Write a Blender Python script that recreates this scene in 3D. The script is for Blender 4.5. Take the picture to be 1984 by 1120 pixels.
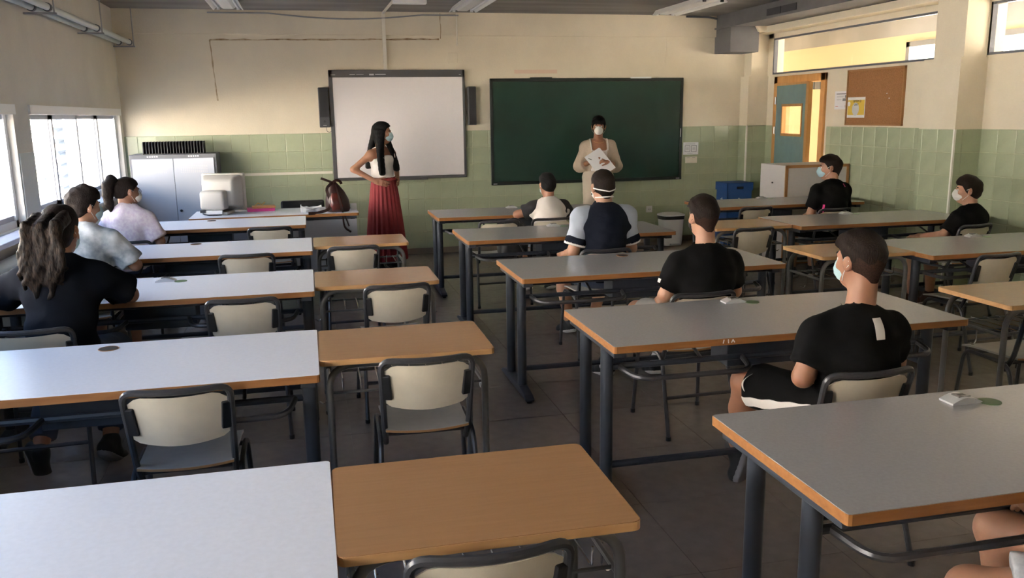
import bpy, bmesh, math, random
import numpy as np
from mathutils import Vector, Matrix
from mathutils.bvhtree import BVHTree

for o in list(bpy.data.objects): bpy.data.objects.remove(o)
S = bpy.context.scene
COL = S.collection

# ------------------------------------------------------------------ camera
YAW, PITCH, ROLL, FPX = 0.2300, 0.2011, -0.0143, 1659.24
CAMPOS = Vector((0, 0, 1.6953))
Fv = Vector((math.sin(YAW)*math.cos(PITCH), math.cos(YAW)*math.cos(PITCH), -math.sin(PITCH)))
Rv = Vector((math.cos(YAW), -math.sin(YAW), 0)); Uv = Rv.cross(Fv)
R2 = Rv*math.cos(ROLL)+Uv*math.sin(ROLL); U2 = -Rv*math.sin(ROLL)+Uv*math.cos(ROLL)
cd = bpy.data.cameras.new('camera'); cam = bpy.data.objects.new('camera', cd); COL.objects.link(cam)
cd.sensor_width = 36.0; cd.lens = FPX*36/1984; cd.clip_start = 0.02; cd.clip_end = 300
M = Matrix((R2, U2, -Fv)).transposed().to_4x4(); M.translation = CAMPOS
cam.matrix_world = M
S.camera = cam

# ------------------------------------------------------------------ light
S.view_settings.view_transform = 'Standard'; S.view_settings.look = 'None'
S.view_settings.gamma = 1; S.view_settings.use_curve_mapping = False
S.view_settings.exposure = EXPO = 1.36
S.cycles.max_bounces = 10; S.cycles.diffuse_bounces = 6; S.cycles.glossy_bounces = 4
S.cycles.transparent_max_bounces = 12
S.cycles.caustics_reflective = False; S.cycles.caustics_refractive = False
W = bpy.data.worlds.new('sky'); S.world = W; W.use_nodes = True
wn = W.node_tree; wn.nodes.clear()
wo = wn.nodes.new('ShaderNodeOutputWorld'); wb = wn.nodes.new('ShaderNodeBackground')
sk = wn.nodes.new('ShaderNodeTexSky'); sk.sky_type = 'NISHITA'; sk.sun_disc = False
sk.sun_elevation = math.radians(42); sk.sun_rotation = math.radians(100); sk.dust_density = 1.5
wn.links.new(sk.outputs[0], wb.inputs[0]); wb.inputs[1].default_value = 0.9
wn.links.new(wb.outputs[0], wo.inputs[0])
sun = bpy.data.lights.new('sun', 'SUN'); sun.energy = 40; sun.angle = math.radians(0.6); sun.color = (1, .94, .86)
so = bpy.data.objects.new('sun', sun); COL.objects.link(so); so.location = (20, 5, 20)
so.rotation_euler = Vector((-math.cos(math.radians(42)), -.12, -math.sin(math.radians(42)))).to_track_quat('-Z', 'Y').to_euler()
def area(name, loc, sx, sy, direction, energy, color):
    l = bpy.data.lights.new(name, 'AREA'); l.shape = 'RECTANGLE'; l.size = sx; l.size_y = sy
    l.energy = energy; l.color = color
    o = bpy.data.objects.new(name, l); COL.objects.link(o); o.location = loc
    o.rotation_euler = Vector(direction).to_track_quat('-Z', 'Y').to_euler()
    return o

# ------------------------------------------------------------------ materials
MATS = {}
def mat(name, col, rough=.5, metal=0, spec=.5, var=0, vscale=8, vstretch=(1, 1, 1), bump=0, bscale=40, col2=None, emit=None, sss=0, coat=0):
    m = bpy.data.materials.new(name); m.use_nodes = True; nt = m.node_tree; b = nt.nodes['Principled BSDF']
    b.inputs['Base Color'].default_value = (*col, 1); b.inputs['Roughness'].default_value = rough
    b.inputs['Metallic'].default_value = metal; b.inputs['Specular IOR Level'].default_value = spec
    if coat: b.inputs['Coat Weight'].default_value = coat; b.inputs['Coat Roughness'].default_value = .12
    if sss:
        b.inputs['Subsurface Weight'].default_value = sss; b.inputs['Subsurface Radius'].default_value = (.012, .005, .003)
    if var or col2 or bump:
        tc = nt.nodes.new('ShaderNodeTexCoord'); mp = nt.nodes.new('ShaderNodeMapping')
        mp.inputs['Scale'].default_value = vstretch; nt.links.new(tc.outputs['Object'], mp.inputs[0])
    if var or col2:
        n = nt.nodes.new('ShaderNodeTexNoise'); n.inputs['Scale'].default_value = vscale; n.inputs['Detail'].default_value = 6
        nt.links.new(mp.outputs[0], n.inputs[0])
        r = nt.nodes.new('ShaderNodeValToRGB')
        c2 = col2 or tuple(max(0, c*(1-var)) for c in col)
        c1 = col if col2 else tuple(min(1, c*(1+var)) for c in col)
        r.color_ramp.elements[0].position = .35; r.color_ramp.elements[1].position = .65
        r.color_ramp.elements[0].color = (*c2, 1); r.color_ramp.elements[1].color = (*c1, 1)
        nt.links.new(n.outputs[0], r.inputs[0]); nt.links.new(r.outputs[0], b.inputs['Base Color'])
    if bump:
        n2 = nt.nodes.new('ShaderNodeTexNoise'); n2.inputs['Scale'].default_value = bscale; n2.inputs['Detail'].default_value = 4
        nt.links.new(mp.outputs[0], n2.inputs[0])
        bp = nt.nodes.new('ShaderNodeBump'); bp.inputs['Strength'].default_value = bump; bp.inputs['Distance'].default_value = .01
        nt.links.new(n2.outputs[0], bp.inputs['Height']); nt.links.new(bp.outputs[0], b.inputs['Normal'])
    if emit:
        b.inputs['Emission Color'].default_value = (*emit[0], 1); b.inputs['Emission Strength'].default_value = emit[1]
    MATS[name] = m
    return m
def glassmat(name, tint=(1, 1, 1), refl=.08):
    m = bpy.data.materials.new(name); m.use_nodes = True; nt = m.node_tree; nt.nodes.clear()
    o = nt.nodes.new('ShaderNodeOutputMaterial'); t = nt.nodes.new('ShaderNodeBsdfTransparent'); g = nt.nodes.new('ShaderNodeBsdfGlossy')
    t.inputs[0].default_value = (*tint, 1); g.inputs['Roughness'].default_value = .03
    x = nt.nodes.new('ShaderNodeMixShader'); f = nt.nodes.new('ShaderNodeFresnel'); f.inputs[0].default_value = 1.45
    ge = nt.nodes.new('ShaderNodeNewGeometry'); iv = nt.nodes.new('ShaderNodeMath'); iv.operation = 'SUBTRACT'; iv.inputs[0].default_value = .6
    nt.links.new(ge.outputs['Backfacing'], iv.inputs[1]); mu = nt.nodes.new('ShaderNodeMath'); mu.operation = 'MULTIPLY'; mu.use_clamp = True
    nt.links.new(f.outputs[0], mu.inputs[0]); nt.links.new(iv.outputs[0], mu.inputs[1])
    nt.links.new(mu.outputs[0], x.inputs[0]); nt.links.new(t.outputs[0], x.inputs[1]); nt.links.new(g.outputs[0], x.inputs[2])
    nt.links.new(x.outputs[0], o.inputs[0]); MATS[name] = m
    return m
mat('cream_wall', (.76, .69, .55), .85, var=.04, vscale=2.5, bump=.15, bscale=60)
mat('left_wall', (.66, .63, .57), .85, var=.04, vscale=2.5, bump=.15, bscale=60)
mat('tile', (.42, .47, .32), .22, spec=.5, var=.07, vscale=3)
mat('grout', (.52, .55, .36), .8)
mat('trim_white', (.85, .84, .78), .5)
mat('skirting', (.25, .21, .17), .5)
mat('floor_tile', (.225, .192, .170), .25, var=.10, vscale=14, col2=(.255, .22, .195))
mat('floor_joint', (.17, .145, .128), .6)
mat('concrete', (.33, .315, .305), .9, vscale=1.3, col2=(.23, .22, .215), vstretch=(.5, 3, 1), bump=.3, bscale=12)
mat('beam_grey', (.13, .13, .135), .75, var=.08, vscale=4)
mat('beam_dark', (.05, .05, .055), .8)
mat('yellow_wall', (.80, .68, .46), .8)
mat('corridor_concrete', (.42, .42, .42), .9, var=.1, vscale=1.5)
mat('corridor_floor', (.45, .42, .38), .5)
mat('alu_white', (.82, .83, .85), .35)
mat('alu_dark', (.12, .13, .16), .4)
mat('alu_grey', (.33, .34, .36), .4, metal=.3)
mat('ground', (.75, .66, .55), .95, var=.05, vscale=.6)
mat('facade', (.82, .79, .74), .9, var=.03, vscale=.4)
mat('louvre', (.34, .40, .46), .4)
mat('sash_grey', (.42, .43, .46), .4)
mat('sill_grey', (.50, .50, .56), .45)
glassmat('glass')
mat('wood_frame', (.55, .27, .08), .45, vscale=5, col2=(.62, .33, .11), vstretch=(4, 4, .6))
mat('door_blue', (.19, .30, .30), .5, var=.05)
mat('cork', (.40, .20, .085), .95, vscale=130, col2=(.30, .14, .055), bump=.3, bscale=160)
mat('cork_frame', (.38, .19, .07), .5)
mat('paper', (.82, .82, .84), .7)
mat('ink', (.25, .25, .28), .7)
mat('ink_black', (.03, .025, .02), .7)
mat('ink_red', (.6, .1, .1), .7)
mat('poster_yellow', (.78, .55, .08), .6)
mat('mug_grey', (.66, .66, .68), .6)
mat('laminate_light', (.82, .86, .96), .30, spec=.45, var=.02, vscale=60)  # bluish cast of the sky light is mixed into this colour
mat('laminate_grey', (.385, .39, .405), .24, spec=.5, var=.03, vscale=90)
mat('edge_wood', (.29, .12, .036), .45, vscale=6, col2=(.36, .16, .052), vstretch=(1, 6, 10))
mat('desk_wood', (.42, .235, .112), .22, spec=.5, vscale=7, col2=(.395, .22, .104), vstretch=(1, 14, 1))
mat('desk_edge', (.58, .34, .15), .4, vscale=6, col2=(.52, .29, .12), vstretch=(1, 6, 10))
mat('frame_dark', (.042, .050, .066), .38, spec=.5)
mat('frame_grey', (.17, .17, .17), .3, metal=.35)
mat('chair_frame', (.062, .063, .070), .30, metal=.2)
mat('chair_board', (.66, .60, .48), .42, var=.03, vscale=20)
mat('chair_seat', (.42, .41, .38), .40, var=.04, vscale=20)
mat('chair_ply', (.40, .22, .10), .5)
mat('black_plastic', (.018, .018, .02), .45)
mat('chrome', (.75, .76, .78), .18, metal=1)
mat('steel', (.62, .63, .65), .28, metal=1)
mat('silver', (.62, .63, .65), .3, metal=.35)
mat('sticker_green', (.10, .20, .09), .5)
mat('hole_black', (.01, .01, .01), .9)
mat('iwb_frame', (.10, .10, .105), .45)
mat('iwb_white', (.78, .75, .76), .35)
mat('chalk_green', (.010, .040, .026), .45, var=.18, vscale=2.2)
mat('chalk_frame', (.015, .020, .019), .5)
mat('speaker', (.06, .06, .065), .5)
mat('speaker_cloth', (.03, .03, .033), .9)
mat('pvc_white', (.80, .76, .66), .5)
mat('stain', (.30, .20, .10), .9, vscale=12, col2=(.60, .50, .34))
mat('cabinet_door', (.54, .57, .64), .4)
mat('cabinet_body', (.16, .165, .18), .5)
mat('crt', (.50, .48, .44), .5)
mat('crt_dark', (.05, .05, .055), .5)
mat('pink', (.62, .06, .28), .5)
mat('orange_card', (.62, .32, .12), .6)
mat('leather', (.10, .022, .018), .25, var=.25, vscale=12, coat=.3)
mat('leather_dark', (.035, .012, .010), .4)
mat('bin_white', (.75, .75, .75), .35)
mat('blue_box', (.03, .10, .30), .6, var=.05)
mat('panel_white', (.62, .60, .60), .5)
mat('desk_panel', (.42, .43, .46), .5)
mat('radiator', (.62, .66, .64), .5)
mat('tube_white', (.85, .85, .84), .4)
mat('skin_a', (.43, .22, .14), .5, sss=.12, var=.05, vscale=20)
mat('skin_b', (.36, .175, .105), .5, sss=.12, var=.05, vscale=20)
mat('skin_c', (.47, .255, .165), .5, sss=.12, var=.05, vscale=20)
def hairmat(name, c, c2, sc=(60, 60, 5)):
    m = mat(name, c, .58, spec=.14, vscale=6, col2=c2, vstretch=sc, bump=.6, bscale=5)
hairmat('hair_black', (.010, .009, .009), (.004, .004, .004))
hairmat('hair_dark', (.020, .012, .009), (.008, .005, .004))
hairmat('hair_brown', (.024, .014, .009), (.010, .006, .005))
hairmat('hair_wavy', (.030, .019, .013), (.007, .005, .004), (18, 18, 6))
mat('hair_fuzz', (.055, .028, .018), .85, spec=.2, vscale=220, col2=(.022, .012, .009))
mat('eye_white', (.8, .78, .75), .2); mat('iris', (.03, .015, .008), .15)
mat('mask_blue', (.42, .62, .68), .8, bump=.2, bscale=30, vstretch=(1, 1, 8)); mat('mask_white', (.80, .79, .76), .8); mat('mask_black', (.02, .02, .022), .8)
mat('cloth_black', (.0055, .0055, .006), .9, spec=.12, bump=.3, bscale=18)
mat('cloth_navy', (.010, .013, .024), .9, spec=.15, bump=.3, bscale=18)
mat('cloth_black_blue', (.007, .008, .012), .9, spec=.12, bump=.3, bscale=18)
mat('cloth_lightblue', (.40, .45, .54), .85, bump=.3, bscale=18)
mat('cloth_white', (.78, .74, .70), .85, bump=.3, bscale=18)
mat('cloth_cream', (.76, .71, .66), .85, bump=.3, bscale=18)
mat('cloth_charcoal', (.035, .033, .036), .9, bump=.3, bscale=18)
mat('tie_dye', (.72, .74, .74), .9, vscale=9, col2=(.20, .24, .26), bump=.3, bscale=18)
mat('floral', (.80, .72, .76), .9, vscale=38, col2=(.66, .54, .64), bump=.3, bscale=18)
mat('beige_knit', (.52, .42, .32), .95, bump=.5, bscale=90)
mat('beige_trouser', (.58, .50, .40), .85, bump=.3, bscale=18)
mat('skirt_red', (.30, .035, .045), .75, bump=.2, bscale=20)
mat('shorts_grey', (.35, .34, .33), .9, bump=.3, bscale=18)
mat('plaid', (.62, .64, .68), .9, vscale=30, col2=(.40, .43, .50))
mat('denim', (.06, .08, .13), .9, bump=.3, bscale=30)
mat('shoe_black', (.012, .012, .013), .55); mat('shoe_brown', (.05, .022, .014), .5); mat('sole_white', (.62, .60, .57), .6); mat('sole_grey', (.22, .22, .24), .6)
mat('sock_white', (.72, .70, .74), .9); mat('hot_pink', (.75, .04, .25), .6); mat('lens_frame', (.05, .04, .04), .3)
mat('gold', (.8, .55, .2), .3, metal=1)

# ------------------------------------------------------------------ mesh helpers
def link(name, me, m=None, parent=None, smooth=False):
    o = bpy.data.objects.new(name, me); COL.objects.link(o)
    if m: 
        if isinstance(m, str): m = MATS[m]
        if len(me.materials) == 0: me.materials.append(m)
    if smooth:
        me.polygons.foreach_set('use_smooth', [True]*len(me.polygons))
    if parent: o.parent = parent
    return o
def tag(o, label=None, cat=None, group=None, kind=None):
    if label: o['label'] = label
    if cat: o['category'] = cat
    if group: o['group'] = group
    if kind: o['kind'] = kind
    return o
def empty(name, loc, rz=0, label=None, cat=None, group=None):
    o = bpy.data.objects.new(name, None); COL.objects.link(o); o.empty_display_size = .1
    o.location = loc; o.rotation_euler = (0, 0, rz)
    return tag(o, label, cat, group)
def tagcopy(root, loc, rz, label, group=None):
    r = root.copy(); COL.objects.link(r); r.location = loc; r.rotation_euler = (0, 0, rz)
    r['label'] = label
    if group: r['group'] = group
    for ch in root.children:
        c = ch.copy(); COL.objects.link(c); c.parent = r
        for g in ch.children:
            d = g.copy(); COL.objects.link(d); d.parent = c
    return r
class MB:
    """collects simple shapes into one mesh"""
    def __init__(s): s.v = []; s.f = []
    def add(s, v, f):
        n = len(s.v); s.v += [tuple(p) for p in v]; s.f += [tuple(i+n for i in q) for q in f]; return s
    def box(s, x0, x1, y0, y1, z0, z1):
        v = [(x, y, z) for z in (z0, z1) for y in (y0, y1) for x in (x0, x1)]
        return s.add(v, [(0, 2, 3, 1), (4, 5, 7, 6), (0, 1, 5, 4), (2, 6, 7, 3), (0, 4, 6, 2), (1, 3, 7, 5)])
    def prism(s, poly, axis, a0, a1):
        n = len(poly)
        def P(p, a): return {'x': (a, p[0], p[1]), 'y': (p[0], a, p[1]), 'z': (p[0], p[1], a)}[axis]
        v = [P(p, a0) for p in poly]+[P(p, a1) for p in poly]
        f = [tuple(range(n))[::-1], tuple(range(n, 2*n))]+[(i, (i+1) % n, n+(i+1) % n, n+i) for i in range(n)]
        return s.add(v, f)
    def tube(s, pts, r, seg=8, fillet=0, fs=5, closed=False, cap=True):
        pts = [Vector(p) for p in pts]
        if fillet: pts = fil(pts, fillet, fs)
        n = len(pts); rr = r if isinstance(r, (list, tuple)) else [r]*n
        up = None; rings = []
        for i, p in enumerate(pts):
            if closed: t = (pts[(i+1) % n]-pts[i-1])
            else: t = (pts[min(i+1, n-1)]-pts[max(i-1, 0)])
            t.normalize()
            if up is None:
                a = Vector((0, 0, 1)) if abs(t.z) < .9 else Vector((0, 1, 0))
                up = (a-t*a.dot(t)).normalized()
            else:
                up = (up-t*up.dot(t)).normalized()
            b = t.cross(up)
            rings.append([p+(up*math.cos(2*math.pi*k/seg)+b*math.sin(2*math.pi*k/seg))*rr[i] for k in range(seg)])
        v = [q for ri in rings for q in ri]; f = []
        for i in range(n if closed else n-1):
            j = (i+1) % n
            for k in range(seg):
                l = (k+1) % seg
                f.append((i*seg+k, j*seg+k, j*seg+l, i*seg+l))
        if cap and not closed:
            f.append(tuple(range(seg))); f.append(tuple((n-1)*seg+k for k in range(seg))[::-1])
        return s.add(v, f)
    def cyl(s, a, b, r, seg=12): return s.tube([a, b], r, seg)
    def lathe(s, prof, c=(0, 0, 0), seg=24):
        v = []; f = []; n = len(prof)
        for r, z in prof:
            v += [(c[0]+r*math.cos(2*math.pi*k/seg), c[1]+r*math.sin(2*math.pi*k/seg), c[2]+z) for k in range(seg)]
        for i in range(n-1):
            for k in range(seg):
                l = (k+1) % seg
                f.append((i*seg+k, i*seg+l, (i+1)*seg+l, (i+1)*seg+k))
        f.append(tuple(range(seg))[::-1]); f.append(tuple((n-1)*seg+k for k in range(seg)))
        return s.add(v, f)
    def grid(s, P, thick=None):
        """P: rows of points -> sheet; thick: vector offset for a second side"""
        R = len(P); Cn = len(P[0]); base = [p for row in P for p in row]
        f = [(i*Cn+j, i*Cn+j+1, (i+1)*Cn+j+1, (i+1)*Cn+j) for i in range(R-1) for j in range(Cn-1)]
        if thick is None: return s.add(base, f)
        t = Vector(thick); n = R*Cn
        v = base+[tuple(Vector(p)+t) for p in base]
        ff = f+[tuple(n+i for i in q)[::-1] for q in f]
        rim = [(0, j) for j in range(Cn)]+[(i, Cn-1) for i in range(1, R)]+[(R-1, j) for j in range(Cn-2, -1, -1)]+[(i, 0) for i in range(R-2, 0, -1)]
        ids = [i*Cn+j for i, j in rim]
        ff += [(ids[k], n+ids[k], n+ids[(k+1) % len(ids)], ids[(k+1) % len(ids)]) for k in range(len(ids))]
        return s.add(v, ff)
    def build(s, name, m, parent=None, smooth=False, bevel=0, bseg=2, fix=True):
        me = bpy.data.meshes.new(name); me.from_pydata(s.v, [], s.f)
        if bevel or fix:
            bm = bmesh.new(); bm.from_mesh(me)
            bmesh.ops.recalc_face_normals(bm, faces=bm.faces)
            if bevel:
                ed = [e for e in bm.edges if len(e.link_faces) == 2 and e.calc_face_angle(0) > .6]
                bmesh.ops.bevel(bm, geom=ed, offset=bevel, segments=bseg, profile=.5, affect='EDGES')
            bm.to_mesh(me); bm.free()
        o = link(name, me, m, parent, smooth=False)
        if smooth:
            me.polygons.foreach_set('use_smooth', [True]*len(me.polygons))
            me.set_sharp_from_angle(angle=math.radians(38))
        return o
def fil(pts, r, n=5):
    out = [pts[0]]
    for i in range(1, len(pts)-1):
        p, a, b = pts[i], pts[i-1], pts[i+1]
        u = (a-p); v = (b-p); d = min(r, u.length*.49, v.length*.49)
        u.normalize(); v.normalize(); A = p+u*d; B = p+v*d
        for k in range(n+1):
            t = k/n; out.append(A*(1-t)**2+p*2*t*(1-t)+B*t*t)
    out.append(pts[-1]); return out
def rrect(x0, x1, y0, y1, r, n=4):
    out = []
    for cx, cy, a0 in ((x1-r, y1-r, 0), (x0+r, y1-r, 90), (x0+r, y0+r, 180), (x1-r, y0+r, 270)):
        for k in range(n+1):
            a = math.radians(a0+90*k/n); out.append((cx+r*math.cos(a), cy+r*math.sin(a)))
    return out
def boxo(name, m, x0, x1, y0, y1, z0, z1, parent=None, bevel=0):
    return MB().box(x0, x1, y0, y1, z0, z1).build(name, m, parent, bevel=bevel)
def struct(name, m, *b, **k):
    return tag(boxo(name, m, *b, **k), kind='structure')
def text_mesh(body, size, m, parent, mw, name='lettering', depth=.0008, align='CENTER'):
    cu = bpy.data.curves.new(name, 'FONT'); cu.body = body; cu.size = size; cu.extrude = depth; cu.align_x = align; cu.align_y = 'CENTER'
    t = bpy.data.objects.new('tmp', cu); COL.objects.link(t)
    dg = bpy.context.evaluated_depsgraph_get(); me = bpy.data.meshes.new_from_object(t.evaluated_get(dg))
    bpy.data.objects.remove(t); me.transform(mw); me.materials.clear()
    return link(name, me, m, parent)
# ------------------------------------------------------------------ room shell
XL, XR, YF, YB, ZC = -2.006, 5.90, 10.60, -1.30, 2.90
PIT, T0, TR = .2036, .072, .2052
rng = random.Random(4)
def tile_mesh(name, w, h, t=.007, axis='y'):
    """one glazed tile, centred, face towards -y (or -x); bevelled face, 5 visible sides"""
    b = .004; hw, hh = w/2, h/2
    q = [(-hw, 0, -hh), (hw, 0, -hh), (hw, 0, hh), (-hw, 0, hh), (-hw, -t+.002, -hh), (hw, -t+.002, -hh), (hw, -t+.002, hh), (-hw, -t+.002, hh),
         (-hw+b, -t, -hh+b), (hw-b, -t, -hh+b), (hw-b, -t, hh-b), (-hw+b, -t, hh-b)]
    if axis == 'x': q = [(y, -x, z) for x, y, z in q]
    f = [(8, 9, 10, 11)]+[(i, (i+1) % 4, 4+(i+1) % 4, 4+i) for i in range(4)]+[(4+i, 4+(i+1) % 4, 8+(i+1) % 4, 8+i) for i in range(4)]
    me = bpy.data.meshes.new(name); me.from_pydata(q, [], f); me.materials.append(MATS['tile']); return me
def tile_field(parent, axis, plane, a0, a1, ref):
    """rows of tiles on the plane y=plane (axis 'y') or x=plane (axis 'x') between a0 and a1"""
    me = tile_mesh('tile', PIT-.004, TR-.004, axis=axis)
    k0 = math.ceil((a0-ref)/PIT); edges = [a0]+[ref+k*PIT for k in range(k0, 400) if a0+.015 < ref+k*PIT < a1-.015]+[a1]
    for i in range(len(edges)-1):
        w = edges[i+1]-edges[i]; c = (edges[i+1]+edges[i])/2
        mm = me if abs(w-PIT) < .002 else tile_mesh('tile', w-.004, TR-.004, axis=axis)
        for r in range(7):
            o = bpy.data.objects.new('tile', mm); COL.objects.link(o); o.parent = parent
            z = T0+TR*(r+.5); j = rng.uniform(-.0006, .0006)
            o.location = (c, plane+j, z) if axis == 'y' else (plane+j, c, z)
    g = MB()
    if axis == 'y': g.box(a0, a1, plane-.003, plane, T0, T0+TR*7)
    else: g.box(plane-.003, plane, a0, a1, T0, T0+TR*7)
    g.build('grout_bed', 'grout', parent)

fl = struct('floor', 'floor_joint', XL-.3, XR+2.6, YB-.2, 17, -.12, -.004)
SGY, SGZ = 12.75, 2.03
fm = None
fx = []
x = XL+.3
xs = [XL]+[XL+.35+.6*k for k in range(13)]; xs = [q for q in xs if q < XR]+[XR]
ys = [YB]+[YB+.4+.6*k for k in range(22)]; ys = [q for q in ys if q < YF]+[YF]
cache = {}
for i in range(len(xs)-1):
    for j in range(len(ys)-1):
        w, d = round(xs[i+1]-xs[i], 3), round(ys[j+1]-ys[j], 3)
        if (w, d) not in cache:
            b = MB().prism(rrect(-w/2+.0012, w/2-.0012, -d/2+.0012, d/2-.0012, .003, 1), 'z', -.006, 0)
            me = bpy.data.meshes.new('floor_tile'); me.from_pydata(b.v, [], b.f); me.materials.append(MATS['floor_tile']); cache[(w, d)] = me
        o = bpy.data.objects.new('floor_tile', cache[(w, d)]); COL.objects.link(o); o.parent = fl
        o.location = ((xs[i]+xs[i+1])/2, (ys[j]+ys[j+1])/2, rng.uniform(-.0003, 0))
boxo('corridor_paving', 'corridor_floor', XR+.16, 8.2, YB, 16.8, -.004, 0, fl)

ce = struct('ceiling', 'concrete', XL-.3, XR+.15, YB-.2, YF+.2, ZC, ZC+.25)
for yy in (8.0, 5.4, 2.8):
    boxo('board_joint', 'beam_grey', XL, XR-.5, yy-.012, yy+.012, ZC-.006, ZC, ce)
# front wall with tile field, beam, skirting
wf = struct('wall_front', 'cream_wall', XL-.3, XR+.15, YF, YF+.2, -.1, ZC)
tile_field(wf, 'y', YF, XL, 5.62, 2.205)
tag(boxo('trim_1', 'cream_wall', XL, XR, YF-.035, YF, 2.635, ZC), kind='structure')
struct('baseboard_front', 'skirting', XL, 5.62, YF-.012, YF, 0, T0-.001)
cr = MB()
def strip(pts, w):
    m = MB()
    P = []
    for k, (x, z) in enumerate(pts):
        a = pts[min(k+1, len(pts)-1)]; b = pts[max(k-1, 0)]; d = Vector((a[0]-b[0], 0, a[1]-b[1])).normalized(); n = Vector((-d.z, 0, d.x))
        ww = w*(.5+rng.random())
        P.append([(x+n.x*ww, YF-.0375 if z > 2.635 else YF-.002, z+n.z*ww), (x-n.x*ww, YF-.0375 if z > 2.635 else YF-.002, z-n.z*ww)])
    return m.grid(P, (0, .0012, 0))
strip([(-1.0+k*.075, 2.573+.02*k/35+rng.uniform(-.004, .004)) for k in range(36)], .008).build('stained_crack', 'stain', wf)
strip([(-1.0+.036*k/14+rng.uniform(-.002, .002), 2.573-.675*k/14) for k in range(15)], .007).build('stained_crack', 'stain', wf)
strip([(1.64+rng.uniform(-.003, .003), 2.60+.29*k/8) for k in range(9)], .005).build('stained_crack', 'stain', wf)
# right wall with door opening and clerestory
wr = struct('wall_right', 'cream_wall', XR, XR+.15, YB-.2, 9.06, -.1, 2.15)
def wrp(y0, y1, z0, z1): return boxo('wall_piece', 'cream_wall', XR, XR+.15, y0, y1, z0, z1, wr)
wrp(9.06, 10.19, 2.12, 2.15); wrp(10.19, YF, -.1, 2.15); wrp(10.29, YF, 2.15, ZC); wrp(YB-.2, YF, 2.60, ZC)
wrp(6.63, 7.10, 2.15, 2.60); wrp(YB-.2, -.4, 2.15, 2.6); wrp(3.15, 3.62, 2.15, 2.6)
tile_field(wr, 'x', XR, 7.10, 9.02, 7.10); tile_field(wr, 'x', XR, 10.19, 10.39, 10.19)
tile_field(wr, 'x', XR, 4.2, 6.63, 6.63)
struct('baseboard_right', 'skirting', XR-.012, XR, YB, 9.02, 0, T0-.001)
# pillars on the right wall
for nm, y0, y1 in (('near', 6.63, 7.10), ('far', 10.39, YF)):
    p = struct('wall_pillar_'+nm, 'cream_wall', 5.62, XR, y0, y1, 0, 2.135)
    boxo('pillar_shaft', 'cream_wall', 5.665, XR, y0+.025, y1-(.07 if nm == 'near' else 0), 2.135, 2.74, p)
    tile_field(p, 'x', 5.62, y0, y1, y0); tile_field(p, 'y', y0, 5.62, XR, XR)
    boxo('corner_bead', 'trim_white', 5.608, 5.626, y0-.012, y0+.006, T0, T0+7*TR, p)
# steel / concrete beam along the right side
bm_ = struct('beam_right', 'beam_grey', 5.23, 5.70, YB, YF-.035, 2.735, ZC)
boxo('beam_flange', 'beam_grey', 5.20, 5.245, YB, YF-.04, 2.725, 2.745, bm_)
boxo('beam_seat', 'beam_grey', 5.23, 5.62, 10.17, YF, 2.425, 2.735, bm_)
for y0, y1 in ((8.68, 8.98), (9.0, 9.30)): boxo('beam_slot', 'beam_dark', 5.222, 5.24, y0, y1, 2.76, 2.835, bm_)
MB().prism([(5.56, 2.735), (5.80, 2.735), (5.76, 2.67), (5.60, 2.67)], 'y', 10.12, 10.36).build('plaster_capital', 'cream_wall', bm_)
struct('beam_wall', 'cream_wall', 5.70, XR, YB, YF, 2.66, ZC)
# clerestory windows (frame + pane)
for n, (y0, y1) in enumerate(((7.0, 10.29), (3.62, 6.65), (-.4, 3.15))):
    w = tag(empty('window_%d' % (n+4), (0, 0, 0)), kind='structure')
    fr = MB(); t = .022
    fr.box(XR+.0, XR+.05, y0, y1, 2.15, 2.15+t).box(XR, XR+.05, y0, y1, 2.6-t, 2.6).box(XR, XR+.05, y0, y0+t, 2.15, 2.6).box(XR, XR+.05, y1-t, y1, 2.15, 2.6)
    fr.build('window_frame', 'alu_dark', w)
    step = (y1-y0)/2
    for k in range(2): boxo('pane', 'glass', XR+.02, XR+.026, y0+step*k+.004, y0+step*(k+1)-.004, 2.16, 2.59, w)
# door
d1 = tag(empty('door_1', (0, 0, 0)), kind='structure')
fr = MB(); fr.box(XR-.03, XR+.17, 9.06, 9.15, 0, 2.12).box(XR-.03, XR+.17, 10.11, 10.19, 0, 2.12).box(XR-.03, XR+.17, 9.06, 10.19, 2.03, 2.12)
fr.build('door_frame', 'wood_frame', d1, bevel=.006)
leaf = empty('door_leaf', (XR-.03, 10.11, 0)); leaf.parent = d1
DOOR_A = math.radians(9)
leaf.rotation_euler = (0, 0, -DOOR_A)
LW = .935
lf = MB(); lf.box(0, .04, -LW, 0, .01, 1.40).box(0, .04, -LW, 0, 1.76, 2.02).box(0, .04, -.20, 0, 1.40, 1.76).box(0, .04, -LW, -.82, 1.40, 1.76)
lf.build('leaf_panel', 'door_blue', leaf)
boxo('leaf_edge', 'wood_frame', -.004, .044, -LW-.05, -LW+.02, .01, 2.02, leaf); boxo('leaf_edge', 'wood_frame', -.004, .044, -LW, 0, 2.0, 2.03, leaf)
vf = MB(); vf.box(-.006, .046, -.83, -.19, 1.385, 1.415).box(-.006, .046, -.83, -.19, 1.745, 1.775).box(-.006, .046, -.22, -.19, 1.4, 1.76).box(-.006, .046, -.83, -.80, 1.4, 1.76)
vf.build('vision_frame', 'wood_frame', leaf)
boxo('vision_pane', 'glass', .018, .022, -.81, -.2, 1.4, 1.76, leaf)
MB().cyl((-.05, -.87, 1.02), (0, -.87, 1.02), .011).tube([(-.05, -.87, 1.02), (-.05, -.76, 1.02)], .009).cyl((-.006, -.87, 1.02), (0, -.87, 1.02), .026).build('door_handle', 'steel', leaf, smooth=True)
for z in (.35, 1.45, 1.82): MB().cyl((-.012, .006, z-.045), (-.012, .006, z+.045), .009).build('hinge', 'steel', leaf, smooth=True)
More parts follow.
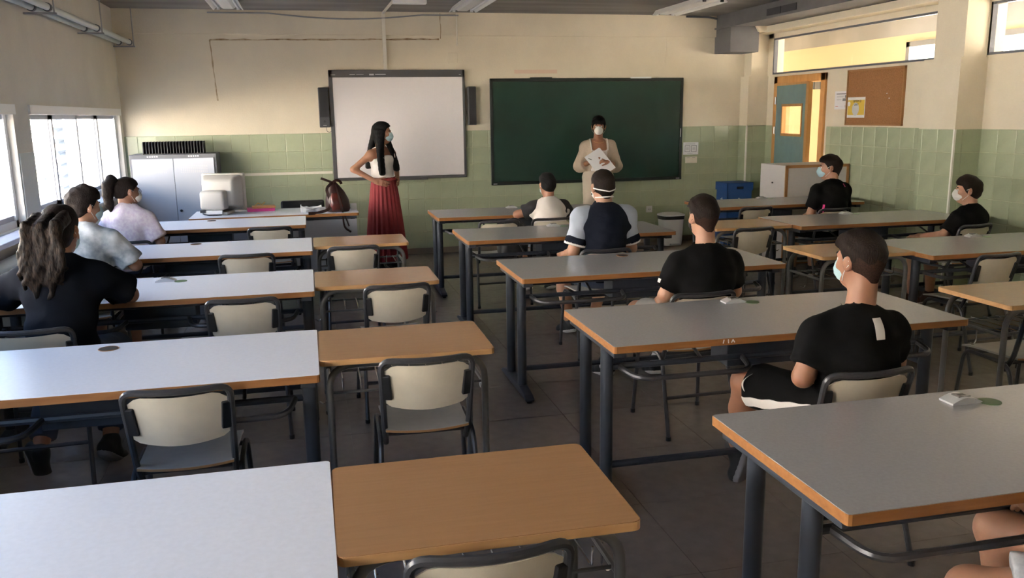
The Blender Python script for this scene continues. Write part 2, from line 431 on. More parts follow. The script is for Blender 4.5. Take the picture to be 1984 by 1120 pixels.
# corridor beyond
cw = struct('wall_corridor', 'yellow_wall', 8.2, 8.35, -1.5, 17, -.1, .85)
def cwp(y0, y1, z0, z1, m='yellow_wall'): boxo('wall_piece', m, 8.2, 8.35, y0, y1, z0, z1, cw)
wins = [(.5, 1.9), (2.4, 3.8), (4.4, 5.8), (6.5, 7.6), (8.20, 9.20), (10.02, 10.70), (14.8, 16.2)]  # seen windows enlarged and unseen ones added to brighten the corridor
edges = [-1.5]+[e for w_ in wins for e in w_]+[17]
for k in range(0, len(edges), 2): cwp(edges[k], edges[k+1], .85, 2.60)
cwp(-1.5, 17, 2.60, 2.70); cwp(-1.5, 17, 2.70, 3.4, 'corridor_concrete')
for n, (y0, y1) in enumerate(wins):
    w = tag(empty('window_%d' % (n+10), (0, 0, 0)), kind='structure'); t = .07
    MB().box(8.16, 8.24, y0, y1, 2.6-t, 2.6).box(8.16, 8.24, y0, y1, 0.85, .85+t).box(8.16, 8.24, y0, y0+t, .85, 2.6).box(8.16, 8.24, y1-t, y1, .85, 2.6).build('window_frame', 'alu_grey', w)
    boxo('pane', 'glass', 8.2, 8.206, y0+t, y1-t, .85+t, 2.6-t, w)
struct('ceiling_corridor', 'corridor_concrete', XR+.15, 8.35, -1.5, 17, 3.0, 3.2)
struct('wall_corridor_end', 'yellow_wall', XR+.15, 8.35, 16.8, 17, -.1, 3.0)
struct('wall_corridor_side', 'yellow_wall', XR, XR+.15, YF+.2, 17, -.1, 3.0)
# back wall (behind the camera)
struct('wall_back', 'cream_wall', XL-.3, XR+.15, YB-.2, YB, -.1, ZC)
# left wall with three windows
LT = .22
wl = struct('wall_left', 'left_wall', XL-LT, XL, YB-.2, YF, -.1, .95)
def wlp(y0, y1, z0, z1): return boxo('wall_piece', 'left_wall', XL-LT, XL, y0, y1, z0, z1, wl)
wlp(YB-.2, YF, 1.80, ZC); wlp(6.82, 7.20, .95, 1.80); wlp(10.47, YF, .95, 1.80); wlp(3.20, 3.58, .95, 1.8); wlp(YB-.2, -.2, .95, 1.8)
WINS = ((7.20, 10.47), (3.58, 6.82), (-.2, 3.20))
for n, (y0, y1) in enumerate(WINS):
    w = tag(empty('window_%d' % (n+1), (0, 0, 0)), kind='structure')
    xa, xb = XL-.12, XL-.05; t = .05
    fr = MB().box(xa, xb, y0, y1, .95, .95+t).box(xa, xb, y0, y1, 1.745, 1.80).box(xa, xb, y0, y0+t, .95, 1.80).box(xa, xb, y1-t, y1, .95, 1.80)
    fr.build('window_frame', 'alu_white', w)
    boxo('blind_box', 'alu_white', XL-.10, XL+.015, y0-.02, y1+.02, 1.745, 1.815, w)
    k = 4; st = (y1-y0)/k
    for q in range(k):
        sx = -.075 if q % 2 else -.10
        s = MB(); a, b = y0+st*q-.02, y0+st*(q+1)+.02
        s.box(XL+sx-.012, XL+sx+.012, a, a+.045, .99, 1.75).box(XL+sx-.012, XL+sx+.012, b-.045, b, .99, 1.75).box(XL+sx-.012, XL+sx+.012, a, b, .99, 1.035).box(XL+sx-.012, XL+sx+.012, a, b, 1.71, 1.755)
        sash = s.build('sash', 'sash_grey', w)
        boxo('pane', 'glass', XL+sx-.002, XL+sx+.002, a+.045, b-.045, 1.035, 1.71, sash)
    boxo('window_sill', 'sill_grey', XL-.02, XL+.14, y0-.3, y1+.1, .915, .95, w, bevel=.006)
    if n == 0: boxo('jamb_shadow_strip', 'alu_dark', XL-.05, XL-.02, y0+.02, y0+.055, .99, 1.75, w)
    if n == 0:
        fd = empty('louvre_frame', (0, 0, 0)); fd.parent = w
        for q in range(9):
            boxo('louvre', 'louvre', -.065, .065, -.40, .40, -.004, .004, fd).matrix_local = Matrix.Translation((XL-.50, 9.56, .78+q*.118)) @ Matrix.Rotation(math.radians(-26), 4, 'Y')
        for yy in (9.14, 9.98, 10.32): boxo('louvre_post', 'louvre', XL-.53, XL-.47, yy-.012, yy+.012, .3, 1.95, fd)
struct('baseboard_left', 'skirting', XL, XL+.012, YB, YF, 0, T0)
# strip of tiling on the pier between the windows
pr = boxo('pier_tile', 'radiator', XL, XL+.008, 6.84, 7.18, .95, 1.47, wl)
# ground and sunlit yard outside the windows
tag(boxo('ground_outside', 'ground', -90, XL-LT, -60, 80, -.9, -.6), kind='structure')
tag(boxo('ground_far_side', 'ground', 8.35, 90, -60, 80, -.9, -.6), kind='structure')
tag(boxo('added_shade_block', 'concrete', XL-.22, 8.35, YB-3, 18, 3.4, 7.6), kind='structure')  # unseen block above the rooms, added to lengthen the shadow on the yard
fa = tag(boxo('facade_across_yard', 'facade', -13.6, -13, -60, 90, -.6, 5.2), kind='structure')

sg = empty('corridor_sign', (8.2, 0, 0), 0, 'dark sign strip on the corridor wall seen through the door gap', 'sign')
for k in range(3): boxo('dark_panel', 'alu_dark', -.03, 0, SGY+.17*k, SGY+.17*k+.15, SGZ, SGZ+.13, sg)
# ------------------------------------------------------------------ furniture
TH = .765
def long_table(top_mat):
    r = empty('long_table', (0, 0, 0)); w, d = 1.69, .71; hx, hy = w/2, d/2
    MB().prism(rrect(-hx, hx, -hy, hy, .012, 2), 'z', TH-.030, TH-.0015).build('edge_band', 'edge_wood', r)
    MB().prism(rrect(-hx+.002, hx-.002, -hy+.002, hy-.002, .011, 2), 'z', TH-.0016, TH).build('table_top', top_mat, r)
    for sx in (-1, 1):
        x = sx*(hx-.045)
        for sy in (-1, 1):
            MB().cyl((x, sy*.145, .05), (x, sy*.145, TH-.05), .028, 14).build('leg', 'frame_dark', r, smooth=True)
        ft = MB().prism([(-.335, .012), (-.335, .03), (-.30, .045), (-.18, .066), (.18, .066), (.30, .045), (.335, .03), (.335, .012), (.30, .018), (-.30, .018)], 'x', x-.028, x+.028)
        fo = ft.build('foot', 'frame_dark', r, bevel=.006)
        for sy in (-1, 1): MB().cyl((x, sy*.315, 0), (x, sy*.315, .02), .017, 10).build('levelling_pad', 'black_plastic', fo)
        boxo('top_bracket', 'frame_dark', x-.028, x+.028, -.31, .31, TH-.062, TH-.030, r, bevel=.004)
    boxo('beam', 'frame_dark', -hx+.07, hx-.07, .10, .16, TH-.085, TH-.030, r)
    MB().cyl((-hx+.05, -.22, TH-.055), (hx-.05, -.22, TH-.055), .014, 8).build('front_rail', 'frame_dark', r, smooth=True)
    MB().cyl((-hx+.05, -.145, .615), (hx-.05, -.145, .615), .014, 8).build('shelf_rail', 'frame_dark', r, smooth=True)
    MB().cyl((-hx+.05, -.145, .165), (hx-.05, -.145, .165), .017, 8).build('stretcher', 'frame_dark', r, smooth=True)
    for s in (-1, 1):
        a, b = sorted((s*.745, s*.16))
        MB().tube([(a, -.145, .615), (a+.03, -.30, .60), (b-.03, -.30, .60), (b, -.145, .615)], .0125, 8, .07).build('shelf_loop', 'chair_frame', r, smooth=True)
        MB().cyl(((a+b)/2+.1, -.145, .615), ((a+b)/2+.1, .10, .70), .008, 6).build('shelf_stay', 'chair_frame', r)
    boxo('cable_box', 'frame_dark', -.19, .19, -.07, .10, .545, TH-.032, r, bevel=.005)
    return r
def plate(lbl, x, y, kind):
    """power box / cover set into a table top"""
    if kind == 'box':
        e = empty('power_box', (x, y, TH), 0, lbl, 'power socket', 'power boxes set in the long tables')
        P = []
        for i in range(7):
            t = i/6; xx = -.055+.11*t; z = .006+.016*math.sin(math.pi*t)
            P.append([(xx, -.032, z), (xx, .032, z)])
        MB().grid(P, (0, 0, -.003)).build('cover', 'silver', e, smooth=True)
        MB().prism([(-.055, 0), (-.055, .003), (-.036, .012), (0, .018), (.036, .012), (.055, .003), (.055, 0)], 'y', -.031, .031).build('base', 'silver', e)
        boxo('socket_face', 'frame_grey', -.022, .022, -.016, .018, .015, .0232, e); boxo('socket_slot', 'black_plastic', -.012, .012, -.008, .008, .023, .0238, e)
        MB().lathe([(.0, 0), (.036, 0), (.036, .0016), (0, .0016)], (.085, -.028, .0002), 20).build('round_sticker', 'sticker_green', e)
    else:
        e = empty('cable_hole', (x, y, TH), 0, lbl, 'cable hole', 'round cable holes in the tables')
        MB().lathe([(0, 0), (.038, 0), (.038, .0014), (.034, .0018), (0, .0018)], (0, 0, .0003), 22).build('opening', 'hole_black', e)
        MB().tube([(.039*math.cos(a), .039*math.sin(a), .0012) for a in np.linspace(0, 2*math.pi, 23)[:-1]], .0018, 5, closed=True).build('rim', 'edge_wood', e)
    return e
LT_ = long_table('laminate_light')
RT_ = long_table('laminate_grey')
G1, G2, G3 = 'pale tables by the windows', 'grey tables in the middle block', 'grey tables by the right wall'
Ltab = [(-.0466, 8.472, 'pale long table in the front row beside the teacher desk'), (-.0034, 6.897, 'pale long table in the second row, tie-dye shirt boy seated at it'),
        (-.0052, 5.415, 'pale long table where the girl in black rests her elbows'), (-.0024, 3.823, 'pale long table with an open round cable hole'), (.0121, 2.285, 'pale long table cut by the bottom left corner of the picture')]
Rtab = [(1.143, 8.558, 'grey long table nearest the chalkboard, white shirt boy at it'), (1.136, 7.005, 'grey long table of the boy in the navy polo'), (1.1624, 5.412, 'grey long table of the boy in the black polo'),
        (1.1638, 3.882, 'grey long table with scratched wooden edge, boy with white back tag at it'), (1.1815, 2.339, 'grey long table in the bottom right foreground with a silver power box')]
RRtab = [(3.88, 8.47, 'grey long table before the blue recycling box, boy with pink trim at it'), (3.895, 6.94, 'grey long table against the tiled pillar on the right'), (3.885, 5.39, 'grey long table behind the boy by the right wall')]
for i, (xr, yf, lb) in enumerate(Ltab):
    o = LT_ if i == 0 else tagcopy(LT_, (0, 0, 0), 0, lb)
    o.location = (xr-.845, yf-.355, 0); tag(o, lb, 'table', G1)
for i, (xl_, yf, lb) in enumerate(Rtab+RRtab):
    o = RT_ if i == 0 else tagcopy(RT_, (0, 0, 0), 0, lb)
    o.location = (xl_+.845, yf-.355, 0); tag(o, lb, 'table', G2 if i < 5 else G3)
    if i == 3:
        for k, (dx, lean) in enumerate(((0, .2), (.022, -.1), (.040, .5), (.046, -.6))):
            q = boxo('scratch', 'paper', -.0022, .0022, -.0006, .0004, -.009, .008, o); q.location = (-.36+dx, -.3553, TH-.013); q.rotation_euler = (0, lean, 0)
plate('round dark cable hole in the pale front row table', -.90, 8.36, 'hole'); plate('dark cable hole in the second row pale table', -.86, 6.81, 'hole'); plate('silver power box on the pale table of the girl in black', -.85, 5.27, 'box')
plate('open round cable hole in the pale table near the left edge', -.85, 3.73, 'hole')
plate('silver power box beside the white shirt boy, front row', 1.99, 8.47, 'box'); plate('silver power box left of the navy polo boy', 1.99, 6.93, 'box'); plate('dark cable hole in the table of the black polo boy', 2.0, 5.31, 'hole')
plate('silver power box with green sticker left of the tagged shirt boy', 2.02, 3.80, 'box'); plate('large silver power box with green sticker on the foreground grey table', 2.01, 2.24, 'box')
plate('silver power box on the table before the blue box', 4.75, 8.40, 'box'); plate('silver power box on the pillar table', 4.74, 6.87, 'box'); plate('silver power box behind the boy by the right wall', 4.74, 5.31, 'box')

def school_desk():
    r = empty('school_desk', (0, 0, 0)); hx, hy = .35, .25
    MB().prism(rrect(-hx, hx, -hy, hy, .022, 4), 'z', TH-.023, TH-.0015).build('edge_band', 'desk_edge', r)
    MB().prism(rrect(-hx+.0015, hx-.0015, -hy+.0015, hy-.0015, .021, 4), 'z', TH-.0016, TH).build('desk_top', 'desk_wood', r)
    for sy in (-1, 1):
        MB().tube([(-.315, sy*.195, .012), (-.315, sy*.195, TH-.038), (.315, sy*.195, TH-.038), (.315, sy*.195, .012)], .0145, 10, .10, 6).build('leg_arch', 'frame_grey', r, smooth=True)
        for sx in (-1, 1): MB().cyl((sx*.315, sy*.195, 0), (sx*.315, sy*.195, .02), .017, 10).build('foot_cap', 'black_plastic', r)
    for sx in (-1, 1):
        MB().cyl((sx*.315, -.195, .60), (sx*.315, .195, .60), .009, 8).build('side_bar', 'frame_grey', r, smooth=True)
        MB().tube([(sx*.325, -.03, .60), (sx*.325, -.03, .535), (sx*.34, -.03, .515), (sx*.36, -.03, .53)], .0035, 6, .02).build('bag_hook', 'chrome', r)
    for sy in (-1, 1): MB().cyl((-.315, sy*.15, .60), (.315, sy*.15, .60), .006, 6).build('rack_bar', 'frame_grey', r)
    for k in range(8):
        x = -.26+.52*k/7
        MB().tube([(x, -.15, .66), (x, -.15, .604), (x, .17, .604)], .003, 5, .02).build('rack_rod', 'chrome', r)
    return r
D0 = school_desk(); GD = 'beech school desks'
desks = [(.0049, 6.886, 'beech school desk in front of the red skirt woman'), (.0, 5.316, 'beech school desk with glossy reflections, third row'), (-.0017, 3.792, 'beech school desk with an empty chair close behind, fourth row'),
         (.0114, 2.229, 'large beech school desk in the bottom centre foreground'), (3.178, 6.824, 'beech school desk joined to the pillar table'), (3.20, 5.349, 'beech school desk behind the head of the tagged shirt boy'), (3.222, 3.835, 'beech school desk at the right picture edge')]
for i, (x0, yf, lb) in enumerate(desks):
    o = D0 if i == 0 else tagcopy(D0, (0, 0, 0), 0, lb)
    o.location = (x0+.35, yf-.25, 0); o.rotation_euler = (0, 0, (0, 0, -.006, -.008, 0, 0, 0)[i]); tag(o, lb, 'desk', GD)

def school_chair():
    r = empty('school_chair', (0, 0, 0))
    for s in (-1, 1):
        MB().tube([(s*.205, .20, .012), (s*.188, .165, .432), (s*.188, -.13, .425), (s*.205, -.265, .012)], .011, 8, .06, 5).build('side_frame', 'chair_frame', r, smooth=True)
        for y in (.20, -.265): MB().cyl((s*.205, y, 0), (s*.205, y, .022), .0135, 8).build('foot_cap', 'black_plastic', r)
    top = [(-.181, -.222, .770)]+[(.181*(-1+2*k/8), -.222-.038*math.sin(math.pi*k/8), .770) for k in range(1, 8)]+[(.181, -.222, .770)]
    pts = [Vector((-.165, -.095, .385)), Vector((-.174, -.150, .47)), Vector((-.181, -.212, .70))]
    path = fil([Vector((-.165, -.085, .385)), Vector((-.170, -.135, .455)), Vector((-.181, -.222, .770)), Vector(top[2])], .055, 5)[:-1]
    mid = [Vector(p) for p in top[2:-2]]
    path2 = [Vector((-p.x, p.y, p.z)) for p in path][::-1]
    MB().tube(path+mid+path2, .0125, 8).build('back_frame', 'chair_frame', r, smooth=True)
    P = []
    for i in range(8):
        t = i/7
        row = []
        for j in range(15):
            u = -1+2*j/14; x = .166*u
            bow = .036*math.cos(u*math.pi/2)
            edge = 1-.10*abs(u)**10
            zt = .752-.004*(1-u*u)-.028*max(0, abs(u)-.80)/.20; zb = .572-.020*(1-u*u)+.012*max(0, abs(u)-.85)/.15
            z = zb+(zt-zb)*t
            y = -.140-(z-.47)*.262-.004-bow
            row.append((x, y, z))
        P.append(row)
    MB().grid(P, (0, .009, -.002)).build('backrest', 'chair_board', r, smooth=True)
    for s in (-1, 1):
        c = MB(); c.box(-.017, .017, -.011, .008, -.055, .055)
        o = c.build('back_clip', 'black_plastic', r, bevel=.004); o.location = (s*.158, -.196, .655); o.rotation_euler = (math.radians(14.5), 0, s*.35)
    Q = []
    for i in range(7):
        t = i/6; y = -.16+.36*t
        Q.append([(.176*(-1+2*j/8)*(1-.05*(1-t)), y-(.02*(1-(1-2*j/8)**2) if i == 0 else 0), .452+.008*((1-t)**2)+.006*(1-2*j/8)**2-.010*max(0, t-.8)/.2) for j in range(9)])
    MB().grid(Q, (0, 0, -.010)).build('seat', 'chair_seat', r, smooth=True)
    MB().grid([[(p[0], p[1]-.0015, p[2]-.0005) for p in Q[0]], [(p[0], p[1]-.0015, p[2]-.0095) for p in Q[0]]], (0, -.0015, 0)).build('ply_edge', 'chair_ply', r)
    MB().cyl((-.195, -.20, .21), (.195, -.20, .21), .010, 8).build('stretcher', 'chair_frame', r, smooth=True)
    MB().cyl((-.188, .10, .428), (.188, .10, .428), .010, 8).cyl((-.188, -.10, .425), (.188, -.10, .425), .010, 8).build('cross_bar', 'chair_frame', r, smooth=True)
    return r
C0 = school_chair(); GC = 'school chairs with cream backrests'
chairs = [(-.35, 7.588, 0, 'empty cream-backed chair at the front row pale table'), (-.45, 6.093, 0, 'empty cream-backed chair beside the tie-dye shirt boy row, second pale table'), (.288, 6.243, .03, 'empty chair tucked at the desk in front of the red skirt woman'),
          (-.375, 4.555, 0, 'empty chair right of the girl in black, third pale table'), (.447, 4.695, .05, 'empty chair behind the third row beech desk'), (-.496, 3.05, 0, 'large empty chair at the pale table with the open hole'),
          (.407, 3.197, -.02, 'empty chair showing its whole seat behind the fourth row beech desk'), (.338, 1.661, 0, 'chair back cut by the bottom edge at the foreground desk'), (-1.27, 4.13, .06, 'chair of the girl in black at the left edge'),
          (2.11, 7.38, 0, 'chair of the boy in the white shirt'), (1.97, 5.53, 0, 'chair of the boy in the navy polo'), (1.965, 4.0, .04, 'chair of the boy in the black polo'), (1.93, 2.575, .02, 'chair of the boy with the white tag'),
          (3.47, 6.2, .1, 'empty chair at the beech desk joined to the pillar table'), (4.245, 7.57, .1, 'empty chair left of the boy with pink trim'), (4.86, 7.2, .1, 'chair of the boy with pink trim'), (5.21, 5.80, .18, 'chair of the boy by the right wall'),
          (4.29, 4.55, .12, 'empty chair at the right edge behind the last desk, back to the camera'), (-1.40, 7.05, 0, 'chair of the girl with the ponytail'), (-1.45, 5.72, 0, 'chair of the tie-dye shirt boy'), (3.56, 3.36, .02, 'chair under the desk at the right picture edge'), (1.95, 1.16, .0, 'chair of the person in plaid shorts, bottom right'),
          (1.62, 7.36, 0, 'empty chair left of the boy in the white shirt')]
for i, (x, y, a, lb) in enumerate(chairs):
    o = C0 if i == 0 else tagcopy(C0, (0, 0, 0), 0, lb)
    o.location = (x-.235*math.sin(a), y+.235*math.cos(a), 0); o.rotation_euler = (0, 0, a); tag(o, lb, 'chair', GC)

# ------------------------------------------------------------------ boards and wall things
iw = empty('interactive_whiteboard', (1.105, YF, .94), 0, 'white interactive whiteboard in a dark grey frame', 'whiteboard')
w2, hh = .81, 1.295
f = MB().box(-w2, w2, -.055, -.012, hh-.085, hh).box(-w2, w2, -.055, -.012, 0, .035).box(-w2, -w2+.045, -.055, -.012, 0, hh).box(w2-.03, w2, -.055, -.012, 0, hh)
f.build('frame', 'iwb_frame', iw, bevel=.004)
boxo('screen', 'iwb_white', -w2+.04, w2-.026, -.048, -.010, .03, hh-.08, iw); boxo('backing', 'iwb_frame', -w2+.06, w2-.06, -.012, 0, .06, hh-.06, iw)
boxo('pen_tray', 'iwb_frame', -.28, .32, -.085, -.05, -.012, .018, iw, bevel=.004)
for x0, x1, z0, z1 in ((-.565, -.50, .052, .060), (-.485, -.40, .053, .058), (-.335, -.28, .045, .064), (-.265, -.14, .052, .062), (-.785, -.73, .050, .055), (.74, .765, .048, .056)):
    boxo('printed_mark', 'mug_grey', x0, x1, -.0562, -.0548, hh-.10+z0-.008, hh-.10+z1-.008, iw)
def speaker(x0, x1, lb, knob):
    s = empty('wall_speaker', ((x0+x1)/2, YF, 1.575), 0, lb, 'speaker', 'loudspeakers beside the whiteboard'); h = (x1-x0)/2
    MB().box(-h, h, -.10, -.02, 0, .46).build('cabinet', 'speaker', s, bevel=.008)
    boxo('grille', 'speaker_cloth', -h+.008, h-.008, -.106, -.099, .12 if knob else .01, .45, s)
    boxo('bracket', 'speaker', -.02, .02, -.02, 0, .15, .3, s)
    if knob: MB().cyl((0, -.10, .07), (0, -.115, .07), .014, 14).build('knob', 'black_plastic', s); boxo('brand_strip', 'mug_grey', -.02, .02, -.102, -.099, .022, .027, s)
    if knob: MB().tube([(.02, -.05, 0), (.02, -.05, -.05), (.06, -.03, -.06), (.09, -.01, -.03)], .003, 6, .02).build('cable', 'black_plastic', s)
speaker(.165, .285, 'dark grey loudspeaker with knob, left of the whiteboard', True); speaker(1.945, 2.045, 'dark grey loudspeaker between whiteboard and chalkboard', False)
cb = empty('chalkboard', (3.513, YF, .825), 0, 'wide dark green chalkboard with a near-black frame', 'chalkboard'); w2, hh = 1.28, 1.305
MB().box(-w2, w2, -.035, 0, hh-.04, hh).box(-w2, w2, -.04, 0, 0, .04).box(-w2, -w2+.035, -.035, 0, 0, hh).box(w2-.035, w2, -.035, 0, 0, hh).build('frame', 'chalk_frame', cb, bevel=.004)
boxo('writing_surface', 'chalk_green', -w2+.03, w2-.03, -.022, -.004, .03, hh-.03, cb)
for x in (-.77, .55): boxo('hanger_clip', 'steel' if x > 0 else 'chalk_frame', x, x+.28, -.04, -.03, hh-.006, hh+.012, cb)
for x in (-w2+.05, w2-.05): boxo('corner_chip', 'mug_grey', x-.03, x+.02, -.042, -.039, .012, .02, cb)
boxo('scuff', 'mug_grey', w2-.03, w2-.022, -.0365, -.0345, .55, .66, cb)
# cable trunking
tk = empty('ceiling_trunking', (0, 0, 0), 0, 'white vertical cable trunking above the whiteboard running on to the ceiling', 'trunking')
boxo('wall_run', 'pvc_white', .945, .985, YF-.055, YF-.03, 2.236, 2.88, tk); MB().tube([(.965, YF-.05, 2.885), (.967, 10.35, 2.885), (.98, 9.2, 2.885), (.985, 8.3, 2.885)], .016, 6).build('ceiling_run', 'pvc_white', tk)
pj = empty('projector_mount', (1.0, 8.15, 2.9), 0, 'white projector bracket on the ceiling, mostly out of frame', 'projector')
boxo('bracket_plate', 'tube_white', -.15, .13, -.10, .10, -.03, 0, pj); MB().cyl((0, 0, -.16), (0, 0, 0), .025).build('stem', 'tube_white', pj); boxo('mount_arm', 'tube_white', -.16, .14, -.05, .05, -.205, -.165, pj)
rl = tag(boxo('cable_rail', 'pvc_white', -.985, .285, YF-.03, YF-.009, 1.03, 1.06), 'white horizontal cable rail between grey cabinet and whiteboard', 'trunking')
vc = empty('hanging_cord', (0, 0, 0), 0, 'short white cord hanging from the ceiling right of the trunking', 'cord')
MB().tube([(1.835, YF-.045, 2.89), (1.838, YF-.045, 2.65), (1.833, YF-.045, 2.52)], .009, 6).build('sheath', 'pvc_white', vc, smooth=True)
tag(MB().tube([(-1.0+.22*k, YF-.05, 2.865-.055*math.sin(math.pi*min(1, max(0, (k-3)/8)))) for k in range(14)], .008, 6).build('sagging_cable', 'alu_grey', smooth=True), 'grey cable sagging along the top of the front wall', 'cable')
tag(MB().tube([(4.8, YF-.05, 2.885), (5.15, YF-.05, 2.88), (5.33, YF-.05, 2.83), (5.42, YF-.05, 2.74)], .012, 6, .1).build('corner_cable', 'alu_dark', smooth=True), 'dark cable curving down to the grey beam in the corner', 'cable')
jb = empty('cover_plate', (1.785, YF, 2.377), 0, 'blank cream cover plate on the wall above the whiteboard', 'wall plate'); MB().box(-.058, .058, -.006, 0, -.058, .058).build('plate', 'cream_wall', jb, bevel=.003)
ptc = boxo('faded_tape', 'mat' if False else 'pvc_white', 2.55, 3.10, YF-.003, YF, 2.19, 2.235); ptc.data.materials[0] = mat('faded_pink', (.74, .56, .44), .8); tag(ptc, 'faded pinkish strip on the wall above the chalkboard', 'wall strip')
for k, (z0, x0, x1, z1) in enumerate(((2.41, 4.56, 4.575, 2.63), (2.405, 4.56, 4.66, 2.412), (2.28, 4.54, 4.552, 2.41))): boxo('conduit_ridge', 'cream_wall', x0, x1, YF-.006, YF, z0, z1, wf)
# socket, switch, evacuation plan
so_ = empty('wall_socket', (4.357, YF-.008, .443), 0, 'white square wall socket below the chalkboard', 'socket')
MB().box(-.042, .042, -.012, 0, -.042, .042).build('face_plate', 'bin_white', so_, bevel=.004); MB().cyl((0, -.0125, 0), (0, -.011, 0), .022, 18).build('well', 'mug_grey', so_)
for x in (-.009, .009): MB().cyl((x, -.0135, 0), (x, -.012, 0), .004, 8).build('pin_hole', 'hole_black', so_)
sw = empty('light_switch', (4.935, YF-.008, 1.074), 0, 'cream double light switch right of the chalkboard', 'switch')
MB().box(-.083, .083, -.014, 0, -.042, .042).build('face_plate', 'pvc_white', sw, bevel=.004)
for x in (-.04, .04): boxo('rocker', 'pvc_white', x-.034, x+.034, -.018, -.012, -.03, .033, sw); boxo('rocker_gap', 'ink', x-.030, x+.012, -.0185, -.0175, .026, .030, sw)
ev = empty('evacuation_plan', (4.928, YF-.008, 1.223), 0, 'white evacuation plan sheet pinned on the tiles', 'sign')
boxo('sheet', 'paper', -.108, .108, -.003, 0, -.08, .08, ev); 
for x in (-.047, .045):
    MB().box(x-.038, x+.038, -.0036, -.0029, .033, .040).box(x-.038, x+.038, -.0036, -.0029, -.045, -.039).box(x-.038, x-.032, -.0036, -.0029, -.045, .04).box(x+.032, x+.038, -.0036, -.0029, -.045, .04).build('plan_outline', 'ink', ev)
    MB().box(x-.02, x+.02, -.0036, -.0029, -.022, .018).build('plan_block', 'mug_grey', ev)
boxo('title_line', 'ink', -.08, .06, -.0036, -.0029, .055, .060, ev); boxo('legend_line', 'ink', -.05, .03, -.0036, -.0029, -.064, -.060, ev)
# cork board with poster, timetable sheet (right wall)
ck = empty('cork_board', (XR, 8.17, 1.525), 0, 'brown cork notice board on the right wall', 'notice board')
boxo('cork_sheet', 'cork', -.018, 0, -.46, .46, .01, .585, ck); MB().box(-.026, 0, -.475, .475, .58, .597).box(-.026, 0, -.475, .475, 0, .015).box(-.026, 0, -.475, -.458, 0, .597).box(-.026, 0, .458, .475, 0, .597).build('frame', 'cork_frame', ck)
for y, z in ((-.22, .33), (-.26, .28)): MB().cyl((-.026, y, z), (-.018, y, z), .005, 8).build('push_pin', 'bin_white', ck)
po = empty('mug_poster', (XR-.019, 8.46, 1.607), 0, 'yellow poster with a pale mug pinned to the cork board', 'poster')
boxo('sheet', 'paper', -.003, 0, -.155, .155, 0, .22, po); boxo('yellow_field', 'poster_yellow', -.004, -.0029, -.148, .148, .03, .19, po)
MB().prism([(.005+.062*math.cos(a*math.pi/12), .095+(.066 if math.sin(a*math.pi/12) > 0 else .072)*math.sin(a*math.pi/12)) for a in range(24)], 'x', -.0048, -.0039).build('mug_shape', 'mug_grey', po)
MB().prism([(.125+.024*math.cos(a*math.pi/8), .15+.026*math.sin(a*math.pi/8)) for a in range(16)], 'x', -.0048, -.0039).build('round_badge', 'paper', po)
RotL = Matrix(((0, 0, -1, 0), (-1, 0, 0, 0), (0, 1, 0, 0), (0, 0, 0, 1)))
text_mesh('OPTIM D', .036, 'ink_black', po, Matrix.Translation((-.0050, -.02, .176)) @ RotL)
text_mesh('CIERT', .030, 'ink_black', po, Matrix.Translation((-.0050, -.005, .140)) @ RotL)
ts = empty('timetable_sheet', (XR-.001, 8.76, 1.70), 0, 'faded white timetable sheet beside the cork board', 'paper')
boxo('sheet', 'paper', -.002, 0, -.13, .13, 0, .20, ts)
for z0, z1, y0, y1, m in ((.165, .175, -.11, .10, 'ink'), (.125, .155, -.12, -.06, 'ink'), (.13, .15, -.04, .09, 'mug_grey'), (.09, .12, -.10, -.02, 'ink'), (.10, .115, .0, .09, 'mug_grey'), (.03, .036, .06, .11, 'ink_red'), (.03, .034, -.03, .04, 'mug_grey'), (.02, .045, -.10, -.06, 'mug_grey')):
    boxo('printed_block', m, -.0026, -.0019, y0, y1, z0, z1, ts)

# ------------------------------------------------------------------ ceiling lights
for (x, y0, y1, lb) in ((-.72, 8.55, 9.90, 'white fluorescent ceiling light at the left above the cabinet'), (1.78, 8.40, 9.83, 'white fluorescent ceiling light above the gap between the boards'), (4.23, 8.62, 9.92, 'white fluorescent ceiling light at the right near the beam')):
    e = empty('ceiling_light', (x, (y0+y1)/2, ZC), 0, lb, 'ceiling light', 'fluorescent ceiling lights'); L = (y1-y0)/2
    MB().prism([(-.15, -.085), (-.10, -.035), (-.05, -.07), (.05, -.07), (.10, -.035), (.15, -.085), (.155, -.08), (.11, -.02), (-.11, -.02), (-.155, -.08)], 'y', -L, L).build('reflector', 'tube_white', e)
    for s in (-1, 1):
        MB().cyl((s*.10, -L+.04, -.06), (s*.10, L-.04, -.06), .013, 10).build('tube', 'paper', e, smooth=True)
        for q in (-1, 1): boxo('lamp_holder', 'crt_dark' if q < 0 else 'tube_white', s*.10-.015, s*.10+.015, q*(L-.02)-.012, q*(L-.02)+.012, -.08, -.03, e)
    boxo('spine', 'tube_white', -.03, .03, -L+.05, L-.05, -.022, 0, e)
